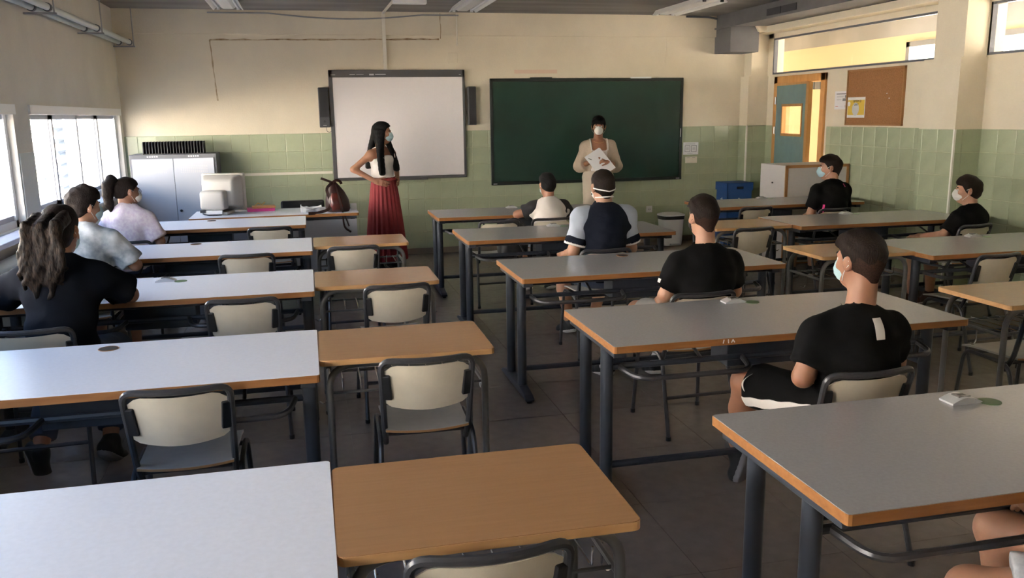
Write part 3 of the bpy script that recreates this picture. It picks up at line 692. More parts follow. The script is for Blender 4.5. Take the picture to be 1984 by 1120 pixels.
# ------------------------------------------------------------------ heating pipes top left, sill pipe
for i, (x, lb) in enumerate(((-1.945, 'steel heating pipe high on the left, the one against the wall'), (-1.835, 'steel heating pipe high on the left, the one further from the wall'))):
    e = empty('heating_pipe', (x, 0, 2.535), 0, lb, 'pipe', 'pair of heating pipes')
    MB().cyl((0, .2, 0), (0, YF, 0), .026, 12).build('pipe_run', 'radiator', e, smooth=True)
    for y in (2.6, 4.3, 5.9, 7.35, 8.95, 10.5): MB().cyl((0, y-.02, 0), (0, y+.02, 0), .033, 12).build('pipe_collar', 'alu_dark', e, smooth=True)
for y in (4.3, 5.9, 7.35, 8.95, 10.5):
    e = empty('pipe_bracket', (-1.89, y, 2.49), 0, {4.3: 'pipe bracket fifth from the front wall', 5.9: 'pipe bracket fourth from the front wall', 7.35: 'pipe bracket nearest in view, top left', 8.95: 'middle pipe bracket in view, top left', 10.5: 'pipe bracket at the front wall corner'}[y], 'bracket', 'brackets of the heating pipes')
    boxo('cross_bar', 'alu_grey', -.11, .115, -.016, .016, -.008, .006, e); MB().cyl((.10, 0, 0), (.10, 0, .41), .006, 6).build('hanger_rod', 'alu_grey', e)
sp = empty('sill_pipe', (XL+.14, 0, .80), 0, 'thick grey-green pipe running below the left window sill', 'pipe'); MB().cyl((0, -1, 0), (0, 9.6, 0), .055, 14).build('pipe_run', 'radiator', sp, smooth=True)
rc = empty('radiator_cover', (XL, 4.8, 0), 0, 'pale radiator panel with a round black valve under the left window', 'radiator')
boxo('panel', 'radiator', .01, .10, -1.2, 1.45, .12, .70, rc, bevel=.01); MB().cyl((.10, 1.12, .60), (.125, 1.12, .60), .045, 18).build('valve', 'black_plastic', rc); boxo('foot_rail', 'radiator', .02, .08, -1.1, 1.3, 0, .12, rc)

# ------------------------------------------------------------------ grey cabinet + rack
ca = empty('metal_cabinet', (-1.43, 10.33, 0), 0, 'grey metal cabinet with two pale doors in the left corner', 'cabinet')
CZ = 1.318
boxo('body', 'cabinet_body', -.455, .445, -.22, .24, .02, CZ, ca, bevel=.005)
for s, x0, x1 in ((-1, -.43, -.008), (1, -.004, .418)):
    d = boxo('door', 'cabinet_door', x0, x1, -.238, -.218, .06, CZ-.045, ca, bevel=.003)
    xc = (x0+x1)/2; v = MB()
    for i in range(5):
        for j in range(14): v.box(xc-.14+j*.0205, xc-.14+j*.0205+.013, -.2392, -.2378, CZ-.20+i*.017, CZ-.20+i*.017+.008)
    vo = v.build('vent_holes', 'mug_grey', d); vo['kind'] = 'stuff'
    for k in range(5): boxo('slot', 'paper', xc-.055+k*.024, xc-.04+k*.024, -.2215, -.2195, CZ-.03, CZ-.015, ca)
MB().cyl((.035, -.255, .70), (.035, -.238, .70), .013, 12).build('lock_knob', 'black_plastic', ca)
boxo('plinth', 'cabinet_body', -.44, .43, -.20, .23, 0, .03, ca)
rk = empty('slot_rack', (-1.43, 10.25, CZ), 0, 'long black rack with upright slots on top of the grey cabinet', 'rack')
MB().box(-.315, .315, -.10, .10, 0, .008).build('rack_base', 'black_plastic', rk); boxo('rack_back', 'mug_grey', -.31, .31, .085, .10, .008, .125, rk)  # back plate coloured pale to imitate lit gaps between the dividers
for k in range(21):
    x = -.312+.624*k/20
    MB().prism([(-.10, .0), (-.10, .10), (-.085, .137), (.10, .137), (.10, 0)], 'x', x-.0045, x+.0045).build('divider', 'black_plastic', rk)
# ------------------------------------------------------------------ teacher desk group
td = empty('teacher_desk', (-.335, 8.935, 0), 0, 'teacher desk with grey top and grey front panel beside the cabinet', 'desk')
MB().prism(rrect(-.80, .80, -.335, .335, .012, 2), 'z', TH-.03, TH-.0015).build('edge_band', 'edge_wood', td); MB().prism(rrect(-.798, .798, -.333, .333, .011, 2), 'z', TH-.0016, TH).build('desk_top', 'laminate_light', td)
boxo('modesty_panel', 'desk_panel', -.76, .78, -.27, -.25, .20, TH-.07, td); boxo('under_rail', 'frame_dark', -.78, .78, -.275, -.235, TH-.065, TH-.03, td)
for x in (-.74, .74):
    for y in (-.24, .24): MB().box(x-.022, x+.022, y-.022, y+.022, 0, TH-.03).build('leg', 'frame_dark', td)
boxo('drawer_unit', 'desk_panel', .36, .76, -.24, .22, .22, TH-.04, td)
def frustum(m, a, b):
    """a,b: (x0,x1,z0,z1,y)"""
    v = [(a[0], a[4], a[2]), (a[1], a[4], a[2]), (a[1], a[4], a[3]), (a[0], a[4], a[3]), (b[0], b[4], b[2]), (b[1], b[4], b[2]), (b[1], b[4], b[3]), (b[0], b[4], b[3])]
    return m.add(v, [(0, 1, 2, 3), (4, 7, 6, 5), (0, 4, 5, 1), (1, 5, 6, 2), (2, 6, 7, 3), (3, 7, 4, 0)])
mo = empty('crt_monitor', (-.87, 8.98, TH), math.radians(-12), 'beige tube computer monitor seen from behind on the teacher desk', 'monitor')
frustum(MB(), (-.15, .15, .085, .34, -.06), (-.205, .205, .03, .385, .12)).build('back_shell', 'crt', mo, bevel=.03, bseg=3, smooth=True)
MB().box(-.21, .21, .12, .19, .025, .39).build('front_bezel', 'crt', mo, bevel=.012, smooth=True)
MB().box(-.145, .09, -.185, .0, .05, .24).build('tube_housing', 'crt', mo, bevel=.03, bseg=3, smooth=True)
MB().box(-.12, .11, -.16, .10, .0, .03).build('swivel_base', 'crt', mo, bevel=.008); boxo('connector_panel', 'bin_white', -.10, .07, -.19, -.16, .012, .05, mo, bevel=.004)
MB().tube([(-.12, -.175, .04), (-.11, -.21, .02), (-.05, -.225, .006), (.02, -.21, .006), (.06, -.18, .006)], .005, 6).build('cable', 'black_plastic', mo, smooth=True); boxo('plug', 'black_plastic', -.14, -.09, -.20, -.17, .03, .055, mo)
bk = empty('folder_stack', (-.50, 9.13, TH), .1, 'magenta folder under an orange one beside the monitor', 'folder')
boxo('magenta_folder', 'pink', -.13, .14, -.09, .09, 0, .028, bk, bevel=.004); boxo('orange_folder', 'orange_card', -.08, .15, -.06, .10, .028, .045, bk, bevel=.003); MB().tube([(-.05, 0, .05), (-.02, .03, .075), (.02, 0, .06), (.05, .03, .08)], .006, 6).build('clip_wire', 'gold', bk)
bc = empty('office_chair', (-.08, 9.62, 0), 0, 'black low-backed chair behind the teacher desk', 'chair')
MB().box(-.23, .23, -.03, .03, .58, .81).build('backrest', 'black_plastic', bc, bevel=.02); MB().box(-.23, .23, .02, .44, .43, .49).build('seat', 'black_plastic', bc, bevel=.02)
for x in (-.2, .2):
    for y in (0, .4): MB().cyl((x, y, 0), (x, y, .44), .012, 8).build('leg', 'frame_dark', bc)
    MB().cyl((x, -.0, .44), (x, -.0, .62), .012, 8).build('upright', 'frame_dark', bc)
pp = empty('paper_pile', (.02, 8.90, TH), .12, 'white crumpled papers on the teacher desk beside the backpack', 'papers')
for k, (dx, dy, a) in enumerate(((0, 0, 0), (.02, .02, .15), (-.01, .01, -.2))):
    P = [[(dx-.10+.2*i/6, dy-.07+.14*j/4, .004+k*.012+.02*math.sin(i*.9+k)*math.sin(j*.8+1+k)**2+abs(.012*math.sin(i+j))) for j in range(5)] for i in range(7)]
    MB().grid(P, (0, 0, -.001)).build('sheet', 'paper', pp)
MB().cyl((-.12, -.06, 0), (-.12, -.06, .075), .004, 6).build('pen', 'paper', pp); boxo('eraser', 'paper', -.105, -.075, -.09, -.07, 0, .025, pp)
tag(boxo('note_slip', 'paper', .40, .46, 8.86, 8.93, TH+.0005, TH+.06), 'small white slip standing at the right end of the teacher desk', 'paper')
# backpack (soft leather)
bg = empty('leather_backpack', (.27, 8.78, TH), math.radians(20), 'dark red leather backpack standing on the teacher desk', 'backpack')
def loft(secs, seg=20):
    """secs: (z, cx, cy, rx, ry, power)"""
    m = MB(); v = []
    for (z, cx, cy, rx, ry, pw) in secs:
        for k in range(seg):
            a = 2*math.pi*k/seg; c, s = math.cos(a), math.sin(a)
            v.append((cx+rx*math.copysign(abs(c)**pw, c), cy+ry*math.copysign(abs(s)**pw, s), z))
    n = len(secs); f = [(i*seg+k, i*seg+(k+1) % seg, (i+1)*seg+(k+1) % seg, (i+1)*seg+k) for i in range(n-1) for k in range(seg)]
    f += [tuple(range(seg))[::-1], tuple((n-1)*seg+k for k in range(seg))]
    return m.add(v, f)
loft([(0, 0, 0, .105, .075, .6), (.03, 0, 0, .12, .085, .6), (.12, -.005, 0, .112, .082, .65), (.20, -.015, .005, .085, .062, .7), (.26, -.03, .01, .055, .04, .8), (.30, -.04, .01, .028, .02, 1)]).build('bag_body', 'leather_dark', bg, smooth=True)
loft([(.02, -.04, -.07, .055, .03, .7), (.06, -.04, -.075, .062, .038, .7), (.14, -.045, -.065, .055, .035, .7), (.19, -.045, -.05, .035, .02, .8)]).build('front_pocket', 'leather', bg, smooth=True)
def strap(pts, w, name='strap', m='leather_dark'):
    pts = fil([Vector(p) for p in pts], .05, 4); P = []
    for i, p in enumerate(pts):
        t = (pts[min(i+1, len(pts)-1)]-pts[max(i-1, 0)]).normalized(); n = t.cross(Vector((.25, 1, .2))).normalized()
        P.append([tuple(p+n*w), tuple(p-n*w)])
    MB().grid(P, (.003, .004, .003)).build(name, m, bg)
strap([(-.05, -.02, .29), (-.13, -.03, .24), (-.09, -.05, .10), (-.12, -.07, .03), (-.25, -.10, .006), (-.34, -.08, .006)], .014); strap([(-.04, -.07, .27), (-.03, -.13, .12), (-.01, -.145, .0), (-.015, -.16, -.10), (.0, -.16, -.16), (.06, -.16, -.20)], .008)
strap([(-.02, -.12, .05), (.0, -.15, -.02), (.02, -.165, -.08), (.04, -.165, -.14)], .006); strap([(-.05, .0, .29), (-.11, .0, .315), (-.16, .01, .335)], .010, 'handle_loop'); strap([(-.06, -.01, .28), (-.02, -.03, .315), (.03, -.01, .30), (.05, 0, .27)], .012, 'top_flap')
# ------------------------------------------------------------------ bin, blue boxes, lectern cabinet, dark bag
bn = empty('pedal_bin', (4.55, 10.32, 0), 0, 'white pedal bin with a black bag rim below the socket', 'bin')
loft([(0, 0, 0, .125, .115, .5), (.02, 0, 0, .13, .12, .5), (.34, 0, 0, .15, .135, .55)], 28).build('bucket', 'bin_white', bn, smooth=True); loft([(.34, 0, 0, .157, .142, .55), (.385, 0, 0, .160, .145, .55)], 28).build('bag_rim', 'black_plastic', bn, smooth=True)
loft([(.385, 0, 0, .165, .15, .6), (.40, 0, 0, .165, .15, .6), (.415, 0, 0, .12, .11, .7), (.42, 0, 0, .09, .08, .8)], 28).build('lid', 'bin_white', bn, smooth=True); boxo('pedal', 'mug_grey', -.06, .07, -.16, -.11, .01, .03, bn, bevel=.005)
def bluebox(name, loc, sx, sy, h, lb, rz=0):
    b = empty(name, loc, rz, lb, 'box', 'blue recycling boxes')
    t = .006
    MB().box(-sx, sx, -sy, -sy+t, 0, h).box(-sx, sx, sy-t, sy, 0, h).box(-sx, -sx+t, -sy, sy, 0, h).box(sx-t, sx, -sy, sy, 0, h).box(-sx, sx, -sy, sy, 0, t).build('body', 'blue_box', b)
    MB().box(-sx-.012, sx+.012, -sy-.012, -sy-.006, h-.09, h+.012).box(-sx-.012, -sx-.006, -sy-.012, sy+.012, h-.09, h+.012).box(sx+.006, sx+.012, -sy-.012, sy+.012, h-.09, h+.012).box(-sx-.012, sx+.012, sy+.006, sy+.012, h-.09, h+.012).box(-sx-.012, sx+.012, -sy-.012, sy+.012, h+.006, h+.012).build('lid', 'blue_box', b)
    boxo('hand_hole', 'hole_black', -.045, .045, -sy-.0135, -sy-.0118, h-.065, h-.035, b)
    def arrows(plane):
        m = MB()
        for k in range(3):
            a0 = math.radians(90+120*k)
            pts = []
            for (r_, da) in ((.055, -.75), (.055, .1), (.066, .1), (.045, .75), (.022, .1), (.034, .1), (.034, -.75)):
                pts.append((r_*math.cos(a0+da), .0+r_*math.sin(a0+da)))
            if plane == 'y': m.prism([(p, h-.24+q) for p, q in pts], 'y', -sy-.0022, -sy-.0008)
            else: m.prism([(p, h-.24+q) for p, q in pts], 'x', -sx-.0022, -sx-.0008)
        m.build('recycling_mark', 'paper', b)
    arrows('y'); arrows('x')
    return b
bluebox('recycling_box', (5.34, 10.14, 0), .17, .15, .79, 'tall blue recycling box with white recycling marks by the corner pillar', .0)
bluebox('recycling_box', (4.98, 9.55, 0), .12, .10, .30, 'small blue box on the floor below the table before the tall one')
lc = empty('low_cabinet', (5.485, 8.80, 0), 0, 'low white cabinet with wooden edging behind the boy with pink trim', 'cabinet')
boxo('carcass', 'panel_white', -.385, .385, -.28, .26, .02, 1.10, lc); 
MB().box(-.392, .392, -.296, -.278, 1.075, 1.105).box(-.392, -.362, -.296, -.278, .02, 1.1).box(.362, .392, -.296, -.278, .02, 1.1).build('wood_edging', 'cork_frame', lc)
boxo('back_panel', 'panel_white', -.362, .362, -.288, -.27, .06, 1.075, lc); MB().cyl((-.40, -.02, .90), (-.385, -.02, .90), .008, 10).build('screw_cap', 'black_plastic', lc); boxo('plinth', 'cork_frame', -.38, .38, -.27, .25, 0, .03, lc)
db = empty('dark_bag', (1.77, 7.52, .462), 0, 'black rounded bag resting on the chair beside the white shirt boy', 'bag')
loft([(0, 0, 0, .13, .13, .6), (.10, 0, 0, .14, .14, .6), (.20, 0, 0, .135, .12, .65), (.27, 0, 0, .10, .09, .8), (.305, 0, 0, .05, .045, 1)]).build('bag_body', 'black_plastic', db, smooth=True); MB().tube([(-.13, -.06, .16), (-.10, -.09, .27), (0, -.07, .33), (.10, -.09, .27), (.13, -.06, .16)], .011, 6, .06).build('handle', 'chair_frame', db, smooth=True)
# ------------------------------------------------------------------ people: smooth bodies from blended shapes
def V3(p): return np.array(p, float)
def cone(a, b, ra, rb=None, k=.03, clip=None): return ('c', V3(a), V3(b), ra, ra if rb is None else rb, k, clip)
def ell(c, r, R=None, k=.03): return ('e', V3(c), V3(r), np.eye(3) if R is None else R, k)
def rotm(yaw=0, pitch=0, roll=0):
    """columns = local axes; yaw about z (left +), pitch about x (up +), roll about y"""
    return np.array((Matrix.Rotation(math.radians(yaw), 3, 'Z') @ Matrix.Rotation(math.radians(pitch), 3, 'X') @ Matrix.Rotation(math.radians(roll), 3, 'Y')))
def prim_d(p, X, Y, Z):
    if p[0] == 'c':
        a, b, ra, rb = p[1:5]; ba = b-a; L = max(ba @ ba, 1e-9)
        t = np.clip(((X-a[0])*ba[0]+(Y-a[1])*ba[1]+(Z-a[2])*ba[2])/L, 0, 1)
        d = np.sqrt((X-a[0]-t*ba[0])**2+(Y-a[1]-t*ba[1])**2+(Z-a[2]-t*ba[2])**2)-(ra+(rb-ra)*t)
        if p[6] is not None:
            o, n = p[6]; d = np.maximum(d, (X-o[0])*n[0]+(Y-o[1])*n[1]+(Z-o[2])*n[2])
        return d
    c, r, R = p[1:4]
    dx, dy, dz = X-c[0], Y-c[1], Z-c[2]
    q = [(dx*R[0, i]+dy*R[1, i]+dz*R[2, i]) for i in range(3)]
    k0 = np.sqrt(sum((q[i]/r[i])**2 for i in range(3))); k1 = np.sqrt(sum((q[i]/r[i]**2)**2 for i in range(3)))
    return k0*(k0-1)/np.maximum(k1, 1e-6)
def prim_b(p):
    if p[0] == 'c':
        r = max(p[3], p[4]); return np.minimum(p[1], p[2])-r, np.maximum(p[1], p[2])+r
    e = np.sqrt(((p[3]*p[2])**2).sum(1)); return p[1]-e, p[1]+e
def sdf_mesh(prims, h, clips=(), subs=(), disp=None, off=0):
    lo = np.min([prim_b(p)[0] for p in prims], 0)-off-3*h; hi = np.max([prim_b(p)[1] for p in prims], 0)+off+3*h
    n = np.ceil((hi-lo)/h).astype(int)+1
    ax = [lo[i]+h*np.arange(n[i]) for i in range(3)]
    D = np.full(n, .25, np.float64)
    for neg, group in ((0, prims), (1, subs)):
        for p in group:
            a, b = prim_b(p); k = p[5] if p[0] == 'c' else p[4]; m = k+abs(off)+3*h
            i0 = np.clip(np.floor((a-m-lo)/h).astype(int), 0, n-1); i1 = np.clip(np.ceil((b+m-lo)/h).astype(int)+1, 1, n)
            if (i1 <= i0).any(): continue
            sl = tuple(slice(i0[i], i1[i]) for i in range(3))
            X = ax[0][sl[0]][:, None, None]; Y = ax[1][sl[1]][None, :, None]; Z = ax[2][sl[2]][None, None, :]
            d = prim_d(p, X, Y, Z)-(0 if neg else off); A = D[sl]
            if neg:
                hh = np.clip(.5-.5*(A+d)/k, 0, 1); D[sl] = A+(-d-A)*hh+k*hh*(1-hh)
            else:
                hh = np.clip(.5+.5*(A-d)/k, 0, 1); D[sl] = A+(d-A)*hh-k*hh*(1-hh)
    X, Y, Z = ax[0][:, None, None], ax[1][None, :, None], ax[2][None, None, :]
    if disp is not None: D = D-disp(X, Y, Z)
    for c in clips: D = np.maximum(D, c(X, Y, Z))
    return surfnet(D, lo, h)
COR = [(i, j, k) for i in (0, 1) for j in (0, 1) for k in (0, 1)]
EDG = [(a, b) for a in range(8) for b in range(a+1, 8) if sum(abs(COR[a][i]-COR[b][i]) for i in range(3)) == 1]
def surfnet(D, lo, h):
    s = D < 0; n = D.shape
    cnt = sum(s[i:n[0]-1+i, j:n[1]-1+j, k:n[2]-1+k].astype(np.int8) for i, j, k in COR)
    act = (cnt > 0) & (cnt < 8); idx = np.full(act.shape, -1, np.int64); ijk = np.argwhere(act); idx[act] = np.arange(len(ijk))
    cv = [D[ijk[:, 0]+i, ijk[:, 1]+j, ijk[:, 2]+k] for i, j, k in COR]
    acc = np.zeros((len(ijk), 3)); num = np.zeros(len(ijk))
    for a, b in EDG:
        m = (cv[a] < 0) != (cv[b] < 0); t = np.where(m, cv[a]/np.where(m, cv[a]-cv[b], 1), 0)
        pa, pb = V3(COR[a]), V3(COR[b]); acc += np.where(m[:, None], pa+t[:, None]*(pb-pa), 0); num += m
    V = (ijk+acc/np.maximum(num, 1)[:, None])*h+lo
    F = []
    for x in range(3):
        y, z = (x+1) % 3, (x+2) % 3
        A = np.moveaxis(s, (x, y, z), (0, 1, 2)); I = np.moveaxis(idx, (x, y, z), (0, 1, 2))
        e = A[:-1, 1:-1, 1:-1] != A[1:, 1:-1, 1:-1]; q = np.argwhere(e); ins = A[:-1, 1:-1, 1:-1][e]
        i, j, k = q[:, 0], q[:, 1]+1, q[:, 2]+1
        f = np.stack([I[i, j-1, k-1], I[i, j, k-1], I[i, j, k], I[i, j-1, k]], 1)
        f[~ins] = f[~ins][:, ::-1]; F.append(f)
    F = np.concatenate(F); F = F[(F >= 0).all(1)]
    return V, F
def npmesh(name, parts, m, parent, smooth=True, it=1):
    vs, fs, o = [], [], 0
    for V, F in parts: vs.append(V); fs.append(F+o); o += len(V)
    V = np.concatenate(vs); F = np.concatenate(fs)
    for _ in range(it):      # one relaxing pass
        a = np.zeros_like(V); c = np.zeros(len(V))
        for i in range(4):
            u, w = F[:, i], F[:, (i+1) % 4]; np.add.at(a, u, V[w]); np.add.at(c, u, 1); np.add.at(a, w, V[u]); np.add.at(c, w, 1)
        V = .5*V+.5*a/np.maximum(c, 1)[:, None]
    me = bpy.data.meshes.new(name); me.vertices.add(len(V)); me.vertices.foreach_set('co', V.ravel())
    me.loops.add(F.size); me.loops.foreach_set('vertex_index', F.ravel().astype(np.int32))
    me.polygons.add(len(F)); me.polygons.foreach_set('loop_start', np.arange(0, F.size, 4, dtype=np.int32))
    me.polygons.foreach_set('use_smooth', np.ones(len(F), bool)); me.update(calc_edges=True); me.validate()
    return link(name, me, m, parent)
def nz(a, s, seed=0.):
    def f(X, Y, Z):
        return a*(np.sin(X*s+seed+1.7*np.sin(Z*s*.6+seed))*np.sin(Y*s*1.1+2*seed)*.6+np.sin((X+Z)*s*.8+3*seed)*np.sin((Z-Y*.7)*s*1.3)*.5)
    return f
def hand(w, d, pn, side, curl=35, s=1.0, spread=.0, thumb=40):
    """w wrist, d pointing direction, pn palm normal (palm side), side: direction of the thumb"""
    w, d, pn = V3(w), V3(d), V3(pn); d = d/np.linalg.norm(d); pn = pn-d*(pn @ d); pn /= np.linalg.norm(pn)
    t = V3(side); t = t-d*(t @ d)-pn*(t @ pn); t /= np.linalg.norm(t)
    P = []; pl = .085*s
    for q in (-.030, -.010, .010, .028): P.append(cone(w+t*q*.6*s, w+d*pl+t*q*s, .017*s, .0115*s, .012))
    P.append(cone(w-d*.03*s, w+d*.02*s, .024*s, .024*s, .015))
    L = {.028: (.040, .025, .020), .010: (.044, .028, .022), -.010: (.041, .026, .021), -.029: (.032, .020, .018)}
    for q, ph in L.items():
        p = w+d*pl+t*q*s; a = 0
        for i, l in enumerate(ph):
            a += math.radians(curl*(1.0, 1.1, .7)[i]); dd = d*math.cos(a)+pn*math.sin(a)+t*q*spread*8
            e = p+dd*l*s; P.append(cone(p, e, (.0095, .0085, .0075)[i]*s, (.0085, .0075, .0065)[i]*s, .004)); p = e
    b = w+d*.022*s+t*.026*s; th = math.radians(thumb)
    d1 = d*math.cos(th)+t*math.sin(th)*.8+pn*.35; d1 /= np.linalg.norm(d1)
    p1 = b+d1*.042*s; d2 = d1*.8+d*.4+pn*.15; d2 /= np.linalg.norm(d2); p2 = p1+d2*.032*s; p3 = p2+d2*.024*s
    P += [cone(b, p1, .0155*s, .011*s, .010), cone(p1, p2, .0108*s, .0095*s, .004), cone(p2, p3, .0095*s, .0075*s, .004)]
    return P
HZ = {  # hairline: height limit as a function of front-back position (head space)
    'short': ([-.13, -.085, -.04, -.012, .012, .05, .075, .12], [-.056, -.048, -.028, -.002, .002, .050, .058, .062]),
    'mid': ([-.13, -.085, -.04, -.005, .02, .05, .075, .12], [-.085, -.080, -.055, -.03, -.01, .045, .048, .05]),
    'buzz': ([-.13, -.085, -.04, -.005, .02, .05, .075, .12], [-.070, -.060, -.030, .0, .010, .062, .072, .075]),
}
class Person:
    def __init__(s, label, loc, heading=0, skin='skin_a', scale=1.0, J=None, head=(0, 0, 0), hs=1.0, bulk=1.0):
        s.root = empty('person', loc, math.radians(heading), label, 'person'); s.root.scale = (scale,)*3
        s.J = {k: V3(v) for k, v in J.items()}; s.skin = skin; s.R = rotm(*head); s.hs = hs; s.b = bulk; s.extra = []
    def H(s, p): return s.J['hed']+s.R @ (V3(p)*s.hs)
    def he(s, c, r, k=.02, R=None): return ell(s.H(c), V3(r)*s.hs, s.R if R is None else s.R @ R, k)
    def hc(s, a, b, ra, rb=None, k=.012): return cone(s.H(a), s.H(b), ra*s.hs, None if rb is None else rb*s.hs, k)
    def torso(s):
        J, b = s.J, s.b; w = J['shR'][0]-J['shL'][0]
        sd = (J['shR']-J['shL']); sd = sd/np.linalg.norm(sd)
        P = [ell(J['pel'], (.160*b, .115*b, .105), k=.05), ell(J['wai'], (.130*b, .098*b, .13), k=.06), ell(J['che'], (.148*b, .105*b, .165), k=.06)]
        P += [cone(J['pel'], J['wai'], .10*b, .095*b, .05), cone(J['wai'], J['che'], .095*b, .10*b, .05)]
        for q in ('shL', 'shR'):
            P += [cone(J['nec']-V3((0, .012, .02)), J[q]+V3((0, -.004, .0)), .044, .044, .05), cone(J['che']+V3((0, 0, .05)), J[q]+V3((0, 0, -.03)), .085*b, .048, .05)]
        if getattr(s, 'bust', 0):
            for q in (-1, 1): P.append(ell(J['che']+V3((q*.060*b, .072*b, .005)), (.052*b, .040*b, .055), k=.045))
        return P
    def arm(s, q, r=(.046, .040, .039, .026)):
        J = s.J; return [cone(J['sh'+q], J['el'+q], r[0]*s.b, r[1]*s.b, .03), cone(J['el'+q], J['wr'+q], r[2]*s.b, r[3], .02)]
    def leg(s, q, r=(.082, .055, .055, .036)):
        J = s.J; return [cone(J['hi'+q], J['kn'+q], r[0]*s.b, r[1], .04), cone(J['kn'+q], (J['kn'+q]*.62+J['an'+q]*.38)+V3((0, -.012, 0)), r[1]*.95, r[2]*1.0, .03), cone(J['kn'+q]*.62+J['an'+q]*.38+V3((0, -.012, 0)), J['an'+q], r[2], r[3], .03)]
    def headprims(s):
        P = [s.he((0, -.014, .030), (.073, .094, .086)), s.he((0, .024, -.028), (.056, .066, .082), .03), s.he((0, .045, -.078), (.036, .040, .032), .03),
             s.hc((0, .080, .018), (0, .102, -.020), .007, .0125, .012), s.he((0, .070, .024), (.048, .020, .012), .015), s.he((0, .082, -.056), (.022, .012, .009), .010),
             s.he((.032, .062, -.022), (.024, .022, .022), .02), s.he((-.032, .062, -.022), (.024, .022, .022), .02)]
        for q in (-1, 1):
            Re = rotm(q*-22, 0, q*6)
            P += [s.he((q*.078, -.012, -.004), (.0085, .020, .032), .008, Re), s.he((q*.076, -.004, -.026), (.007, .011, .012), .006, Re)]
        nb = s.J['nec']-V3((0, .008, .02))
        P += [cone(nb, s.H((0, -.028, -.055)), .058*(.8+.2*s.b), .052*s.hs, .03)]
        return P
    def body(s, hands=(), legs=True, shoes=True):
        big = s.torso()+s.arm('L')+s.arm('R')
        if legs: big += s.leg('L')+s.leg('R')
        parts = [sdf_mesh(big, .0125)]
        sub = [s.he((q*.030, .093, .004), (.017, .012, .010), .010) for q in (-1, 1)]
        parts.append(sdf_mesh(s.headprims(), .0055, subs=sub))
        for hp in hands: parts.append(sdf_mesh(hp, .0045))
        s.bod = npmesh('body', parts, s.skin, s.root)
        for q in (-1, 1):
            for nm, c, r, m in (('eye', (q*.030, .0765, .005), .0115, 'eye_white'), ('iris', (q*.030, .0822, .005), .0062, 'iris')):
                V = s.H(c); b = bmesh.new(); bmesh.ops.create_uvsphere(b, u_segments=10, v_segments=8, radius=r*s.hs); me = bpy.data.meshes.new(nm); b.to_mesh(me); b.free()
                o = link(nm, me, m, s.root, smooth=True); o.location = V
        return s
    def piece(s, name, prims, m, h=.010, off=0, clips=(), subs=(), disp=None, it=1, parent=None):
        return npmesh(name, [sdf_mesh(prims, h, clips, subs, disp, off)], m, parent or s.root, it=it)
    def sleeve(s, q, frac, r0, r1):
        J = s.J; a, b = J['sh'+q], J['el'+q]; e = a+(b-a)*frac; n = (b-a)/np.linalg.norm(b-a)
        if frac >= 1.0:
            c = J['wr'+q]; f = frac-1; e2 = b+(c-b)*f; n2 = (c-b)/np.linalg.norm(c-b)
            return [cone(a, b, r0, r1, .03), cone(b, e2, r1, r1*.95, .03, (e2-n2*.004, n2))]
        return [cone(a, e, r0, r1, .03, (e-n*.002, n))]
    def neckclip(s, r=.062, dz=.012, dy=.012):
        c = s.J['nec']+V3((0, dy, dz))
        def f(X, Y, Z): return r-np.sqrt((X-c[0])**2+(Y-c[1])**2+((Z-c[2])*.75)**2)
        return f
    def shirt(s, m, sl=.62, off=.014, hem=None, sleeves=True, name='shirt', disp=None, r=(.047, .054), nk=.062, seed=1., extra=(), sleeve_mat=None, clips=()):
        P = s.torso()
        hem = s.J['pel'][2]-.06 if hem is None else hem
        cl = [s.neckclip(nk), lambda X, Y, Z: hem-Z+0*X+0*Y]+list(clips)
        sv = [p for q in ('L', 'R') for p in s.sleeve(q, sl, r[0]*s.b, r[1]*s.b)] if sleeves else []
        n0 = nz(.0045, 34, seed) if disp is None else disp; cz = s.J['wai'][2]+.04
        def dsp(X, Y, Z):   # slack cloth: broad noise plus drag folds towards the waist and under the arms
            w_ = np.exp(-((Z-cz)/.13)**2)
            return n0(X, Y, Z)+w_*.0045*np.sin(48*(Z+.55*np.abs(X+.02*math.sin(seed)))+2.2*np.sin(11*X+seed)+1.3*np.sin(9*Y))+.0025*np.sin(70*(np.abs(X)*.9+.5*Z)+seed)*np.clip((np.abs(X)-.07)*12, 0, 1)
        if sleeve_mat is None or not sv: return s.piece(name, P+sv+list(extra), m, .0095, off, cl, disp=dsp)
        o = s.piece(name, P+list(extra), m, .0095, off, cl, disp=dsp)
        for q, mm in zip(('L', 'R'), sleeve_mat if isinstance(sleeve_mat, tuple) else (sleeve_mat,)*2):
            J = s.J; s.piece('sleeve', [cone(J['nec']*.22+J['sh'+q]*.78+V3((0, 0, -.004)), J['sh'+q], .058*s.b, .064*s.b, .03)]+s.sleeve(q, sl, r[0]*s.b+.006, r[1]*s.b+.003), mm, .0085, off+.003, (s.neckclip(nk+.02),), disp=nz(.004, 40, seed+.7))
        return o
    def legwear(s, m, frac=.8, off=.016, name='trousers', seed=2., flare=0):
        J = s.J; P = [ell(J['pel'], (.162*s.b, .118*s.b, .105), k=.05)]
        top = J['pel'][2]+.07
        for q in ('L', 'R'):
            a, b, c = J['hi'+q], J['kn'+q], J['an'+q]
            if frac < 1:
                e = a+(b-a)*frac; n = (b-a)/np.linalg.norm(b-a); P.append(cone(a, e, .084*s.b, .070*s.b+flare, .04, (e-n*.002, n)))
            else:
                e = b+(c-b)*(frac-1); n = (c-b)/np.linalg.norm(c-b); P += [cone(a, b, .084*s.b, .062*s.b, .04), cone(b, e, .062*s.b, .048+flare, .03, (e-n*.002, n))]
        return s.piece(name, P, m, .011, off, (lambda X, Y, Z: Z-top+0*X+0*Y,), disp=nz(.004, 26, seed))
